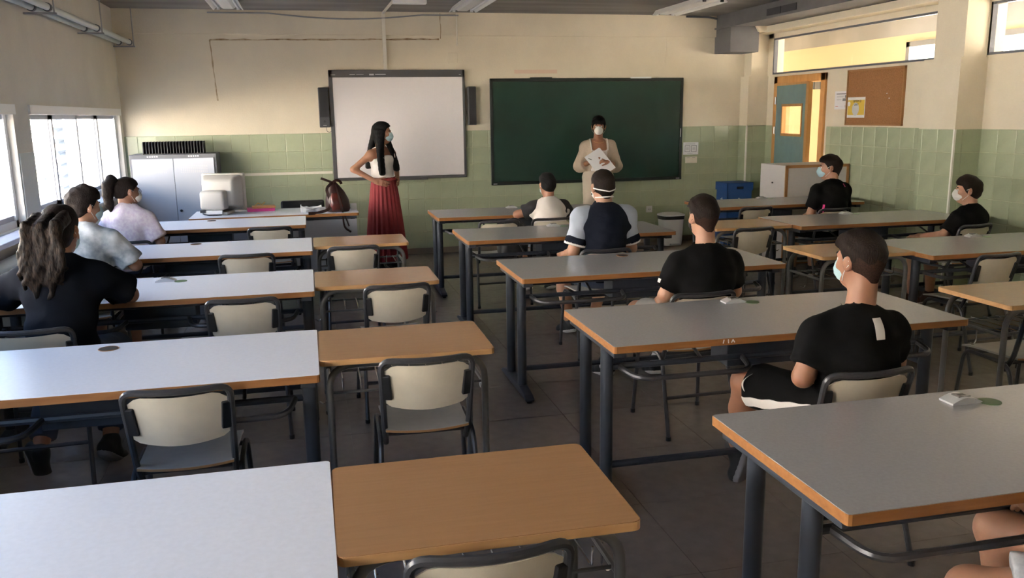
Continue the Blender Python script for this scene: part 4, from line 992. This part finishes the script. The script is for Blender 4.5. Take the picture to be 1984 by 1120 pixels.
    def shoes(s, m='shoe_black', sm='sole_white', toe=None, size=1.0, sock=None):
        for q in ('L', 'R'):
            a = s.J['an'+q]; d = V3((toe or {}).get(q, (0, 1, -.35))); d /= np.linalg.norm(d)
            up = V3((0, 0, 1)); up = up-d*(up @ d); up /= np.linalg.norm(up)
            hl = a-up*.045*size-d*.035*size
            P = [cone(hl, hl+d*.16*size, .034*size, .036*size, .02), cone(hl+d*.16*size-up*.006, hl+d*.205*size-up*.012, .036*size, .026*size, .02), cone(hl+up*.01, a+up*.012, .034*size, .040*size, .02), cone(hl+d*.10*size+up*.014, a+d*.03, .030*size, .032*size, .02)]
            lo_ = hl-up*.020*size
            def below(X, Y, Z, o=lo_, n=up): return -((X-o[0])*n[0]+(Y-o[1])*n[1]+(Z-o[2])*n[2])
            sh = s.piece('shoe', P, m, .006, .002, (below,))
            S2 = [cone(hl-up*.012*size, hl+d*.16*size-up*.012*size, .036*size, .041*size, .01), cone(hl+d*.16*size-up*.012, hl+d*.212*size-up*.012*size, .041*size, .028*size, .01)]
            def slab(X, Y, Z, o=lo_, n=up):
                q_ = (X-o[0])*n[0]+(Y-o[1])*n[1]+(Z-o[2])*n[2]; return np.maximum(q_-.006, -q_-.020)
            s.piece('sole', S2, sm, .006, .001, (slab,), parent=sh)
            if sock: s.piece('sock', [cone(a-V3((0, 0, .02)), a+(s.J['kn'+q]-a)*.22, .040, .043, .01)], sock, .006)
    def hair(s, m, style='short', top=(.010, .012), noise=(.004, 60), extra=(), seed=1., h=.0055, fringe=0, off=.0, lim=None, it=1):
        P = [s.he((0, -.018, .032), (.0785+off, .101+off, .091+off), .02), s.he((0, .008, .066+top[0]), (.064, .078, .048+top[1]), .03)]
        if style != 'short': P.append(s.he((0, -.035, -.02), (.066+off, .076+off, .07), .03))
        P += list(extra)
        if fringe: P.append(s.he((0, .060, .075), (.058, .038, .034), .02))
        ys_, zs_ = lim or HZ[style]; o, R, hs = s.J['hed'], s.R, s.hs
        def cl(X, Y, Z):
            y = ((X-o[0])*R[0, 1]+(Y-o[1])*R[1, 1]+(Z-o[2])*R[2, 1])/hs; z = ((X-o[0])*R[0, 2]+(Y-o[1])*R[1, 2]+(Z-o[2])*R[2, 2])/hs
            return (np.interp(y, ys_, zs_)-z)*hs*.8
        return s.piece('hair', P, m, h, 0, (cl,), disp=nz(noise[0], noise[1], seed), it=it)
    def stubble(s, m='hair_fuzz'):
        """clipped sides and nape, just proud of the skin"""
        P = [s.he((0, -.018, .018), (.0755, .0955, .086), .02), cone(s.H((0, -.050, -.03)), s.H((0, -.048, -.072)), .042*s.hs, .036*s.hs, .02)]
        o, R, hs = s.J['hed'], s.R, s.hs
        def cl(X, Y, Z):
            y = ((X-o[0])*R[0, 1]+(Y-o[1])*R[1, 1]+(Z-o[2])*R[2, 1])/hs; z = ((X-o[0])*R[0, 2]+(Y-o[1])*R[1, 2]+(Z-o[2])*R[2, 2])/hs
            return (np.interp(y, [-.13, -.06, -.035, -.012, .01, .04, .06], [-.085, -.082, -.055, -.018, -.012, .03, .3])-z)*hs*.8
        s.piece('clipped_hair', P, m, .0055, .0012, (cl,))
    def brows(s, m='hair_black'):
        for q in (-1, 1): s.piece('eyebrow', [s.hc((q*.016, .0885, .024), (q*.034, .084, .029), .0035, .003), s.hc((q*.034, .084, .029), (q*.048, .070, .024), .003, .0015)], m, .0028, it=0)
    def mask(s, m='mask_blue', kn=False, loops='mask_white', head=False):
        P = [s.he((0, .060, -.040), (.052, .056 if not kn else .068, .052), .02), s.hc((0, .085, .010), (0, .100, -.03), .016, .02)]
        o, R, hs = s.J['hed'], s.R, s.hs
        zt, zb = (.002, -.092); 
        def cl(X, Y, Z):
            y = ((X-o[0])*R[0, 1]+(Y-o[1])*R[1, 1]+(Z-o[2])*R[2, 1])/hs; z = ((X-o[0])*R[0, 2]+(Y-o[1])*R[1, 2]+(Z-o[2])*R[2, 2])/hs
            x = ((X-o[0])*R[0, 0]+(Y-o[1])*R[1, 0]+(Z-o[2])*R[2, 0])/hs
            return np.maximum(np.maximum(z-(zt+.012*(1-np.minimum(1, np.abs(x)/.03))), zb-z), .034-y)*hs
        def pl(X, Y, Z):
            z = ((X-o[0])*R[0, 2]+(Y-o[1])*R[1, 2]+(Z-o[2])*R[2, 2])
            return .0022*np.abs(np.sin(z*math.pi/.022))
        mk = s.piece('face_mask', P, m, .0045, .0015, (cl,), disp=None if kn else pl)
        if not head:
            for q in (-1, 1):
                for zz, ez in ((-.008, .024), (-.080, -.026)):
                    MB().tube([s.H((q*.050, .042, zz)), s.H((q*.072, .016, (zz+ez)/2)), s.H((q*.083, -.006, ez)), s.H((q*.082, -.022, ez*.3))], .0017, 5, .01).build('ear_loop', loops, mk)
        else:
            for z0, z1, zz in ((-.015, -.030, 0), (-.07, -.066, 1)):
                pts = []
                for i in range(25):
                    a = math.radians(-62+304*i/24)-math.pi  # around the back of the head
                    t = abs(i-12)/12; ry = .101 if zz == 0 else .090; rx = .081 if zz == 0 else .066
                    yy = -.018-ry*math.cos(math.pi*(i-12)/24*1.02); xx = rx*math.sin(math.pi*(i-12)/24*1.02)*1.0
                    z = z1+(z0-z1)*t+(.012*t if zz == 0 else 0)
                    pts.append(s.H((xx, yy, z)))
                P_ = [[tuple(V3(p)+s.R @ V3((0, 0, .004))), tuple(V3(p)-s.R @ V3((0, 0, .004)))] for p in pts]
                MB().grid(P_, (.0008, -.0008, 0)).build('head_strap', loops, mk)
        return mk
    def stick(s, name, target, pts, direction, m, lift=.0025, parent=None):
        """lay a flat outline (dense list of quads rows) onto a garment by shooting rays: pts rows of start points (person space)"""
        dg = None; me = target.data
        bv = BVHTree.FromPolygons([v.co for v in me.vertices], [p.vertices for p in me.polygons])
        d = Vector(direction).normalized(); rows = []; last = None
        for row in pts:
            rr = []
            for p in row:
                hit = bv.ray_cast(Vector(p), d)
                if hit[0] is None: hit = (last if last is not None else Vector(p)+d*.1,)
                last = hit[0]; rr.append(tuple(hit[0]-d*lift))
            rows.append(rr)
        return MB().grid(rows, tuple(d*(lift*.6))).build(name, m, parent or target, smooth=True)
def seated(lean=.0, top=0., armL=None, armR=None, kn=None, an=None, tw=0., shw=.170, headf=.03):
    """joints of a seated person, seat at .46 m, facing +y"""
    c = math.cos(math.radians(tw)); s_ = math.sin(math.radians(tw)); z = top
    J = dict(pel=(0, .0, .565), wai=(0, -.025+lean*.35, .70), che=(0, -.015+lean*.75, .855+z), nec=(0, lean, 1.005+z), hed=(0, lean+headf, 1.145+z))
    for q, g in (('L', -1), ('R', 1)):
        J['sh'+q] = (g*shw*c, lean+g*shw*s_, .930+z); J['hi'+q] = (g*.085, .03, .548); J['kn'+q] = (g*.12, .43, .520); J['an'+q] = (g*.12, .40, .085)
    J['elL'], J['wrL'] = armL or ((-.235, lean+.05, .70), (-.14, lean+.26, .66))
    J['elR'], J['wrR'] = armR or ((.235, lean+.05, .70), (.14, lean+.26, .66))
    for k, v in (kn or {}).items(): J['kn'+k] = v
    for k, v in (an or {}).items(): J['an'+k] = v
    return J
# ------------------------------------------------------------------ the people
def aims(a, b): return V3(b)-V3(a)
# boy with the white tag (large, right foreground)
J = seated(lean=.03, shw=.152, top=-.072, armL=((-.215, .02, .690), (-.03, .20, .66)), armR=((.21, .05, .71), (.05, .24, .68)), kn={'L': (-.215, .47, .535), 'R': (.16, .45, .52)}, an={'L': (-.15, .64, .16), 'R': (.15, .42, .085)})
p = Person('boy in black T-shirt with white back tag, arms folded, large at right', (2.02, 2.80, 0), 0, 'skin_b', 1.0, J, (11, -3, 0), .96, 1.02); p.J['hed'] = p.J['hed']+V3((.028, 0, .050)); p.J['nec'] = p.J['nec']+V3((.012, 0, -.005))
hL = hand(J['wrL'], (1, .12, .05), (0, -1, -.3), (0, .2, 1), 25); hR = hand(J['wrR'], (-1, -.1, .02), (0, -1, -.2), (0, .1, 1), 30)
p.body((hL, hR)); sh = p.shirt('cloth_black', .66, seed=1.3, r=(.049, .056)); p.hair('hair_brown', 'short', (.006, .010), (.004, 70), fringe=1); p.stubble(); p.brows(); p.mask()
p.stick('back_tag', sh, [[(.015+.018*(-1+2*i/3), -.5, .930-.075*j/6) for i in range(4)] for j in range(7)], (0, 1, 0), 'cloth_white', .0035)
MB().tube([p.J['nec']+V3((.066*math.sin(a), -.002-.064*math.cos(a), .028-.020*math.cos(a))) for a in np.linspace(-1.9, 1.9, 22)], .0016, 5).build('necklace', 'chrome', p.root)
so2 = p.legwear('cloth_black', .80, .018, 'shorts', flare=.012)
p.stick('side_stripe', so2, [[(-.6, -.02+.41*i/20, .585-.042*j/3-.085*i/20+.0025*math.sin(i*1.3)) for j in range(4)] for i in range(21)], (1, 0, 0), 'cloth_white', .005)
sw_ = []
for i in range(13):
    t = i/12; y = .35-.075*t*1.0; z = .60-.062*math.sin(min(1, t*1.25)*1.5)*(1 if t < .8 else 1)+.0
    w_ = .010*math.sin(math.pi*min(1, t*1.02))**.8+.001
    sw_.append([(-.6, .338+.020*math.sin(t*3.0)-.004, .612-.075*t+w_*.3), (-.6, .338+.020*math.sin(t*3.0)-.004+w_*.55, .612-.075*t-w_*.3)])
p.stick('curved_tick_logo', so2, sw_, (1, 0, 0), 'cloth_white', .005)
p.shoes('shoe_black', 'sole_grey', {'L': (-.12, .25, -.95), 'R': (0, 1, -.35)})
# boy in the black polo
J = seated(lean=.03, shw=.152, top=-.052, armL=((-.215, .06, .70), (-.15, .29, .62)), armR=((.205, .06, .70), (.10, .28, .65)), kn={'L': (-.22, .46, .53), 'R': (.10, .46, .53)}, an={'L': (-.27, .88, .085), 'R': (.05, .82, .085)})
p = Person('boy in a black polo with a dark mask, third grey table', (2.10, 4.27, 0), 0, 'skin_c', 1.0, J, (4, -3, 0), .95, .98); p.J['hed'] = p.J['hed']+V3((.0, 0, .034))
p.body((hand(J['wrL'], (.5, 1, -.3), (.3, 0, -1), (1, -.2, 0), 30), hand(J['wrR'], (-1, .3, 0), (0, 0, -1), (0, 1, .2), 30)))
sh = p.shirt('cloth_black', .70, seed=2.1, r=(.048, .056)); p.piece('collar', [cone(J['nec']+V3((.056*math.sin(a), .006-.056*math.cos(a), .018-.012*math.cos(a))), J['nec']+V3((.062*math.sin(a), .004-.064*math.cos(a), -.012-.012*math.cos(a))), .010, .011, .012) for a in np.linspace(-2.4, 2.4, 22)], 'cloth_black', .006)
p.stick('sleeve_patch', sh, [[(-.6, .03+.03*i/3, .80-.02*j/2) for j in range(3)] for i in range(4)], (1, 0, 0), 'cloth_white', .003)
p.hair('hair_brown', 'short', (.008, .012), (.004, 65), fringe=1, seed=3.); p.stubble(); p.brows(); p.mask('mask_black', loops='mask_black')
p.legwear('shorts_grey', .85, .016, 'shorts'); p.shoes('shoe_black', 'sole_white', {'L': (-.25, 1, -.25), 'R': (0, 1, -.3)}, sock='sock_white')
# boy in the navy polo
J = seated(lean=.03, shw=.165, top=.03, armL=((-.23, .03, .72), (-.23, .28, .66)), armR=((.225, .06, .72), (.15, .28, .68)), kn={'L': (-.2, .44, .53), 'R': (.16, .44, .53)}, an={'L': (-.12, .50, .085), 'R': (.1, .55, .085)})
p = Person('boy in a navy polo with pale blue sleeves, white mask straps round his head', (2.05, 5.80, 0), 0, 'skin_c', 1.0, J, (4, -4, 0), 1.02, 1.08)
p.body((hand(J['wrL'], (.2, 1, -.1), (0, 0, -1), (1, 0, 0), 25), hand(J['wrR'], (-.6, 1, 0), (0, 0, -1), (-1, 0, 0), 25)))
p.shirt('cloth_navy', .72, seed=3.3, r=(.044, .048), sleeve_mat='cloth_lightblue')
for q in ('L', 'R'):
    a, b = p.J['sh'+q], p.J['el'+q]; n = (b-a)/np.linalg.norm(b-a); e = a+(b-a)*.72
    p.piece('cuff_band', [cone(e-n*.002, e+n*.006, .067, .067, .01, (e+n*.004, n))], 'cloth_navy', .007, .014); p.piece('cuff_piping', [cone(e-n*.004, e+n*.008, .0675, .067, .01, (e+n*.008, n))], 'cloth_white', .006, .014, (lambda X, Y, Z, o=e-n*.001, n=n: -((X-o[0])*n[0]+(Y-o[1])*n[1]+(Z-o[2])*n[2]),))
p.piece('collar', [cone(J['nec']+V3((.058*math.sin(a), .006-.060*math.cos(a), .022-.014*math.cos(a))), J['nec']+V3((.090*math.sin(a), .002-.090*math.cos(a), -.018-.010*math.cos(a))), .011, .012, .012) for a in np.linspace(-2.4, 2.4, 24)], 'cloth_navy', .006)
MB().tube([J['nec']+V3((.103*math.sin(a), .001-.104*math.cos(a), -.020-.012*math.cos(a))) for a in np.linspace(-2.0, 2.0, 24)], .0045, 6).build('collar_piping', 'cloth_white', p.root)
p.hair('hair_dark', 'buzz', (.0, .0), (.002, 90), seed=5.); p.stubble('hair_dark'); p.brows(); p.mask('mask_white', True, 'mask_white', head=True)
MB().cyl(p.H((-.084, -.004, -.040)), p.H((-.084, -.004, -.052)), .004, 6).build('earring', 'black_plastic', p.root)
p.legwear('denim', .85, .016, 'shorts', seed=4.); p.shoes('shoe_black', 'sole_white', {'L': (-.3, 1, -.3), 'R': (0, 1, -.3)})
# boy in the white shirt with dark shoulders
J = seated(lean=.06, shw=.138, top=-.075, armL=((-.29, .12, .80), (-.10, .33, .79)), armR=((.24, .14, .79), (.06, .34, .79)))
p = Person('small boy in a white T-shirt with dark shoulders, front row', (2.15, 7.60, 0), 0, 'skin_b', .98, J, (8, -8, 0), .93, .94)
p.body((hand(J['wrL'], (1, .3, 0), (0, 0, -1), (0, 1, 0), 15), hand(J['wrR'], (-1, .3, 0), (0, 0, -1), (0, 1, 0), 15)))
p.shirt('cloth_cream', .55, seed=4.7, sleeve_mat='cloth_charcoal'); p.hair('hair_black', 'mid', (.006, .010), (.005, 55), fringe=1, seed=6.); p.brows(); p.mask(loops='mask_white')
p.piece('neckband', [cone(J['nec']+V3((.060*math.sin(a), .004-.060*math.cos(a), .012-.012*math.cos(a))), J['nec']+V3((.060*math.sin(a+.3), .004-.060*math.cos(a+.3), .012-.012*math.cos(a+.3))), .011, k=.01) for a in np.linspace(-2.8, 2.5, 18)], 'cloth_charcoal', .006)
p.legwear('plaid', .85, .014, 'shorts', seed=5.); p.shoes('shoe_black')
# boy with pink trim (by the low cabinet)
J = seated(lean=.03, shw=.152, top=-.005, armL=((-.205, .05, .70), (-.15, .24, .64)), armR=((.20, .06, .70), (.13, .26, .64)))
p = Person('boy in a black T-shirt with pink trim before the low white cabinet', (4.96, 7.42, 0), 6, 'skin_c', 1.0, J, (52, -2, 0), 1.0, 1.05)
p.body((hand(J['wrL'], (.3, 1, 0), (0, 0, -1), (1, 0, 0), 20), hand(J['wrR'], (-.3, 1, 0), (0, 0, -1), (-1, 0, 0), 20)))
sh = p.shirt('cloth_black', .70, seed=6.1, r=(.049, .055)); p.hair('hair_dark', 'short', (.008, .014), (.004, 60), fringe=1, seed=8.); p.stubble('hair_dark'); p.brows(); p.mask()
p.stick('pink_neck_tag', sh, [[(.055+.014*i/2+.01*j/3, -.5, .995-.03*j/3) for i in range(3)] for j in range(4)], (0, 1, 0), 'hot_pink', .004)
p.stick('pink_side_flash', sh, [[(-.152+.012*i/2*(1-j/8)+.012*j/8, -.5, .80-.12*j/8) for i in range(3)] for j in range(9)], (0, 1, 0), 'hot_pink', .004)
p.legwear('cloth_black', .85, .016, 'shorts', seed=6.); p.shoes('shoe_black')
# boy by the right wall
J = seated(lean=.0, shw=.140, top=-.085, armL=((-.235, .05, .70), (-.20, .30, .655)), armR=((.22, .07, .70), (.06, .28, .66)))
p = Person('boy in a plain black T-shirt seated against the right wall', (5.275, 5.98, 0), 14, 'skin_c', .97, J, (40, 0, 0), .96, .95)
p.body((hand(J['wrL'], (.2, 1, -.1), (0, 0, -1), (1, 0, 0), 20), hand(J['wrR'], (-1, .4, 0), (0, 0, -1), (0, 1, 0), 20)))
p.shirt('cloth_black', .74, seed=7.1, r=(.048, .056)); p.hair('hair_brown', 'mid', (.012, .018), (.005, 55), fringe=1, seed=2.); p.brows('hair_brown'); p.mask('mask_white')
p.legwear('cloth_black', .85, .016, 'shorts', seed=7.); p.shoes('shoe_brown')
# girl in black with half-up wavy hair (left foreground)
J = seated(lean=.14, shw=.155, top=.0, armL=((-.36, .27, .805), (-.10, .46, .80)), armR=((.255, .29, .800), (.0, .47, .80)), headf=.045, an={'L': (-.16, .02, .10), 'R': (.14, .10, .10)}, kn={'L': (-.14, .40, .50), 'R': (.13, .40, .50)})
p = Person('girl in a black T-shirt with half-up wavy brown hair at the left', (-1.20, 4.36, 0), -2, 'skin_b', 1.02, J, (-12, -12, 0), 1.0, 1.04)
p.body((hand(J['wrL'], (1, .5, 0), (0, 0, -1), (0, 1, 0), 15), hand(J['wrR'], (-1, .5, 0), (0, 0, -1), (0, 1, 0), 15)))
p.shirt('cloth_black_blue', .72, seed=8.3, r=(.050, .066), off=.018, nk=.064)
ex = [p.he((0, -.06, -.02), (.074, .062, .085), .03)]
p.hair('hair_dark', None, (.004, .006), (.003, 60), ex, 4., lim=([-.13, -.04, .0, .03, .06, .12], [-.14, -.12, -.06, .0, .05, .06]))
p.piece('hair_bun', [p.he((-.062+.020*math.cos(a), -.060+.022*math.sin(a), .042+.02*math.sin(2*a)), (.026, .024, .022), .008) for a in np.linspace(0, 6.28, 7)[:-1]], 'hair_wavy', .005, disp=nz(.003, 90, 2.))
r3 = random.Random(9); lk = []
for i in range(26):
    a = -1.35+2.7*i/25; r0 = .070; base = V3((r0*math.sin(a), -.055-.045*math.cos(a), -.0+.075*r3.random())); pp_ = p.H(base)
    L = .30+.09*r3.random()-.10*abs(a)/1.4; ph = r3.random()*6; prev = pp_; n = 9
    for k in range(1, n+1):
        t = k/n
        q = V3((pp_[0]*(1+.25*t)-.012*t+.024*math.sin(ph+t*11)*t, min(pp_[1], -.005+.03*t)-.055*math.sin(t*2.2)-.010*math.cos(ph+t*8)*t-.012, pp_[2]-L*t))
        lk.append(cone(prev, q, .018*(1-.45*(k-1)/n), .018*(1-.45*t), .009)); prev = q
p.piece('hair_locks', lk, 'hair_wavy', .0065, disp=nz(.002, 110, 3.), it=1)
p.mask(); p.legwear('denim', 1.85, .014, 'trousers', seed=8.); p.shoes('shoe_black', 'sole_grey', {'L': (.35, -.35, -.9), 'R': (.2, .8, -.6)})
# boy in the tie-dye shirt
J = seated(lean=.07, shw=.150, top=.0, armL=((-.26, .15, .79), (-.08, .36, .79)), armR=((.28, .12, .75), (.14, .34, .79)))
p = Person('dark-haired boy in a grey tie-dye T-shirt, second row by the window', (-1.45, 5.97, 0), -10, 'skin_c', 1.0, J, (-38, -4, 0), 1.0, 1.0)
p.body((hand(J['wrL'], (1, .4, 0), (0, 0, -1), (0, 1, 0), 15), hand(J['wrR'], (-1, .5, 0), (0, 0, -1), (0, 1, 0), 15)))
p.shirt('tie_dye', .80, seed=9.3, r=(.050, .064), off=.020); p.hair('hair_dark', 'mid', (.014, .020), (.008, 62), seed=9., fringe=1, off=.004); p.brows(); p.mask()
p.legwear('shorts_grey', .85, .016, 'shorts', seed=9.); p.shoes('shoe_black')
# girl with the ponytail
J = seated(lean=.05, shw=.138, top=.0, armL=((-.24, .12, .76), (-.08, .33, .79)), armR=((.245, .06, .73), (.16, .28, .775)))
p = Person('girl in a white floral blouse with ponytail and glasses, front row', (-1.46, 7.44, 0), -14, 'skin_b', .98, J, (-42, -4, 0), .97, .94)
p.body((hand(J['wrL'], (1, .4, 0), (0, 0, -1), (0, 1, 0), 15), hand(J['wrR'], (-.4, 1, 0), (0, 0, -1), (-1, 0, 0), 20)))
p.shirt('floral', .78, seed=10.3, r=(.048, .064), off=.022, disp=nz(.008, 30, 10.3)); p.hair('hair_dark', None, (.002, .004), (.002, 80), seed=11., lim=([-.13, -.06, -.02, .02, .05, .075, .12], [-.06, -.055, -.02, .01, .045, .06, .065]))
pt = [p.H(q) for q in ((0, -.085, .085), (0, -.135, .105), (0, -.165, .06), (0, -.165, -.02), (-.01, -.150, -.10), (.01, -.145, -.16))]
p.piece('ponytail', [cone(pt[i], pt[i+1], (.024, .034, .038, .040, .036)[i], (.034, .038, .040, .036, .016)[i], .02) for i in range(5)], 'hair_dark', .0065, disp=nz(.006, 60, 1.))
p.piece('hair_tie', [p.he((0, -.100, .094), (.026, .014, .026), .01)], 'cloth_black', .005); p.brows(); p.mask('mask_white')
gl = MB()
for q in (-1, 1):
    gl.tube([p.H((q*.032+.022*math.cos(a), .092+.004*math.cos(a), .006+.017*math.sin(a))) for a in np.linspace(0, 6.28, 15)[:-1]], .0018, 5, closed=True).tube([p.H((q*.054, .088, .010)), p.H((q*.080, .02, .012)), p.H((q*.082, -.012, .006))], .0018, 5)
gl.tube([p.H((-.010, .096, .008)), p.H((.010, .096, .008))], .0018, 5).build('glasses', 'lens_frame', p.root)
p.legwear('denim', 1.85, .014, 'trousers', seed=10.); p.shoes('shoe_black')
# person in plaid shorts, only a leg in view
J = seated(lean=.0, shw=.172, kn={'L': (-.36, .26, .50), 'R': (-.12, .44, .545)}, an={'L': (-.40, .22, .085), 'R': (-.05, .40, .085)})
p = Person('person in plaid shorts at the bottom right corner, only a bare knee in view', (1.93, 1.40, 0), 0, 'skin_c', 1.0, J, (0, 0, 0), 1.0, 1.0)
p.body((hand(J['wrL'], (.4, 1, 0), (0, 0, -1), (1, 0, 0), 20), hand(J['wrR'], (-.4, 1, 0), (0, 0, -1), (-1, 0, 0), 20))); p.shirt('cloth_navy', seed=11.); p.hair('hair_dark'); p.legwear('plaid', .70, .016, 'shorts', seed=11., flare=.014); p.shoes('shoe_black')

# ---- woman with long hair, hand on hip
J = dict(pel=(0, .0, .93), wai=(0, -.005, 1.06), che=(0, -.005, 1.20), nec=(0, -.01, 1.355), hed=(0, .02, 1.515),
         shL=(-.148, -.01, 1.295), shR=(.148, -.01, 1.295), elR=(.315, -.12, 1.135), wrR=(.165, .055, 1.005), elL=(-.295, -.09, 1.125), wrL=(-.155, .065, 1.000),
         hiL=(-.08, 0, .90), hiR=(.08, 0, .90), knL=(-.09, .03, .50), knR=(.09, .02, .50), anL=(-.09, -.01, .085), anR=(.10, -.02, .085))
p = Person('woman with long black hair, white top and red skirt, hand on hip', (.80, 9.60, 0), -142, 'skin_b', 1.0, J, (38, -3, 0), 1.0, .86); p.bust = 1
p.body((hand(J['wrR'], (-.55, .75, -.25), (-.8, -.4, 0), (0, .3, 1), 12, .92, .02, 35), hand(J['wrL'], (.55, .75, -.25), (.8, -.4, 0), (0, .3, 1), 12, .92, .02, 35)))
def neckline(X, Y, Z): return Z-(1.262+.02*np.cos(X*20)+.35*np.maximum(0, np.abs(X)-.105)*0)+0*Y
top_ = p.piece('camisole', p.torso(), 'cloth_white', .0085, .013, (neckline, lambda X, Y, Z: .985-Z+0*X+0*Y, lambda X, Y, Z: np.abs(X)-.158+0*Y+0*Z), disp=nz(.006, 30, 2.))
for q in (-1, 1): MB().tube([(q*.085, .115, 1.25), (q*.092, .085, 1.32), (q*.096, .02, 1.372), (q*.092, -.06, 1.345), (q*.08, -.105, 1.25)], .0045, 6, .03).build('shoulder_strap', 'cloth_white', top_)
sk_ = MB(); N = 132; secs = []
for i in range(26):
    t = i/25; z = 1.035-.915*t; rx = .138+.095*t**.75; ry = .108+.115*t**.75; am = .001+.0105*t**.7
    secs.append([((rx+am*(1-abs(((k*22/N) % 1)*2-1)*2))*math.cos(2*math.pi*k/N), (ry+am*(1-abs(((k*22/N) % 1)*2-1)*2))*math.sin(2*math.pi*k/N)+.01, z) for k in range(N+1)])
sk_.grid(secs).build('pleated_skirt', 'skirt_red', p.root, smooth=True)
P_ = [cone((.14*math.cos(a), .012+.11*math.sin(a), 1.02), (.14*math.cos(a+.33), .012+.11*math.sin(a+.33), 1.02), .016, k=.01) for a in np.linspace(0, 6.0, 19)]
p.piece('waistband', P_, 'skirt_red', .007)
p.hair('hair_black', None, (.002, .004), (.0015, 80), [p.he((0, -.05, -.03), (.078, .062, .10), .03)], 3., lim=([-.13, -.03, .0, .03, .055, .08, .12], [-.2, -.18, -.14, -.02, .05, .072, .075]))
lk = []
for i in range(27):
    a = -2.15+4.3*i/26; b0 = p.H((.074*math.sin(a), -.020-.066*math.cos(a), .02)); front = abs(a) > 1.05
    zb = 1.12 if not front else (1.085 if a > 0 else 1.12); prev = b0
    sh_ = V3((math.copysign(.085+.045*(2.15-abs(a)), a), .11, zb)) if front else V3((b0[0]*1.1, -.145, zb+.03))
    mid_ = V3((math.copysign(.088+.03*(2.15-abs(a)), a), .075, 1.33)) if front else V3((b0[0]*1.05, -.105, 1.36))
    for k in range(1, 11):
        t = k/10; q = b0*(1-t)**2+mid_*2*t*(1-t)+sh_*t*t
        lk.append(cone(prev, q, .024*(1-.2*(k-1)/10), .024*(1-.25*t), .014)); prev = q
p.piece('long_hair', lk, 'hair_black', .0065, disp=nz(.0015, 150, 1.)); p.brows(); p.mask('mask_blue')
p.shoes('shoe_brown', 'shoe_brown', size=.92)
# ---- woman with papers
J = dict(pel=(0, .0, .95), wai=(0, -.005, 1.075), che=(0, -.005, 1.22), nec=(0, -.01, 1.375), hed=(0, .025, 1.535),
         shL=(-.145, -.01, 1.305), shR=(.145, -.01, 1.305), elR=(.215, -.03, 1.07), wrR=(.095, .185, 1.135), elL=(-.225, -.02, 1.06), wrL=(-.085, .21, 1.12),
         hiL=(-.09, 0, .915), hiR=(.09, 0, .915), knL=(-.10, .03, .50), knR=(.10, .02, .50), anL=(-.11, -.01, .085), anR=(.11, -.02, .085))
p = Person('woman in a beige cardigan and white mask holding papers at the chalkboard', (3.44, 10.0, 0), 172, 'skin_b', 1.0, J, (-10, -3, 0), 1.0, .96); p.bust = 1
p.body((hand(J['wrR'], (-.75, .35, .15), (-.2, -.9, -.3), (0, -.3, 1), 42, .92), hand(J['wrL'], (.8, .30, .25), (.1, -.5, -.8), (0, .6, .6), 38, .92)))
def scoop(X, Y, Z): return np.where(Y > -.02, Z-(1.255+1.2*np.maximum(0, np.abs(X)-.075)), Z-1.36)
p.piece('white_top', p.torso(), 'cloth_white', .009, .012, (scoop, lambda X, Y, Z: .93-Z+0*X+0*Y, lambda X, Y, Z: np.abs(X)-.15+0*Y+0*Z), disp=nz(.004, 30, 2.))
for q in (-1, 1): MB().tube([(q*.098, .112, 1.255), (q*.104, .085, 1.325), (q*.105, .02, 1.395), (q*.10, -.06, 1.37)], .007, 6, .03).build('top_strap', 'cloth_white', p.root)
def openf(X, Y, Z): return np.where(Y > .02, .088+.05*np.maximum(0, 1.2-Z)-np.abs(X), -1.)
sv = [q_ for q in ('L', 'R') for q_ in p.sleeve(q, 1.35, .050, .060)]
p.piece('cardigan', p.torso()+sv, 'beige_knit', .0095, .018, (p.neckclip(.09, .0, .03), openf, lambda X, Y, Z: .90-Z+0*X+0*Y), disp=nz(.006, 26, 7.))
p.legwear('beige_trouser', 1.9, .022, 'trousers', seed=3., flare=.012); p.shoes('shoe_brown', 'sole_grey', size=.92)
p.hair('hair_black', None, (.004, .008), (.003, 70), [p.he((0, -.07, -.03), (.05, .04, .06), .03), p.he((.05, .050, .055), (.03, .03, .03), .02)], 3., lim=([-.13, -.06, -.02, .02, .05, .075, .12], [-.12, -.10, -.03, -.005, .028, .036, .04]), fringe=1, off=.007)
p.brows(); p.mask('mask_white', True)
MB().tube([J['nec']+V3((.062*math.sin(a), .030-.058*math.cos(a)+.03*(1-math.cos(a))*.5, .015-.045*(1-math.cos(a))*.5)) for a in np.linspace(0, 6.28, 25)[:-1]], .0012, 5, closed=True).build('necklace', 'gold', p.root)
hp_ = empty('held_papers', (0, 0, 0), 0, 'white sheets held by the woman at the chalkboard', 'papers')
Mw = Matrix.Translation((3.44, 10.0, 0)) @ Matrix.Rotation(math.radians(172), 4, 'Z')
hp_.matrix_world = Mw @ Matrix.Translation((.015, .232, 1.12)) @ Matrix.Rotation(math.radians(-62), 4, 'X') @ Matrix.Rotation(math.radians(33), 4, 'Z')
for k in range(3): MB().grid([[(-.11+.22*i/5+.006*k, -.155+.31*j/6-.004*k, .0015*k+.010*math.sin(i*.5)*math.sin(j*.5)) for j in range(7)] for i in range(6)], (0, 0, .0008)).build('sheet', 'paper', hp_)
tag(MB().cyl(Mw @ Vector((.115, .215, 1.15)), Mw @ Vector((.165, .26, 1.17)), .004, 8).build('pen', 'black_plastic'), 'dark pen in the right hand of the woman at the chalkboard', 'pen')
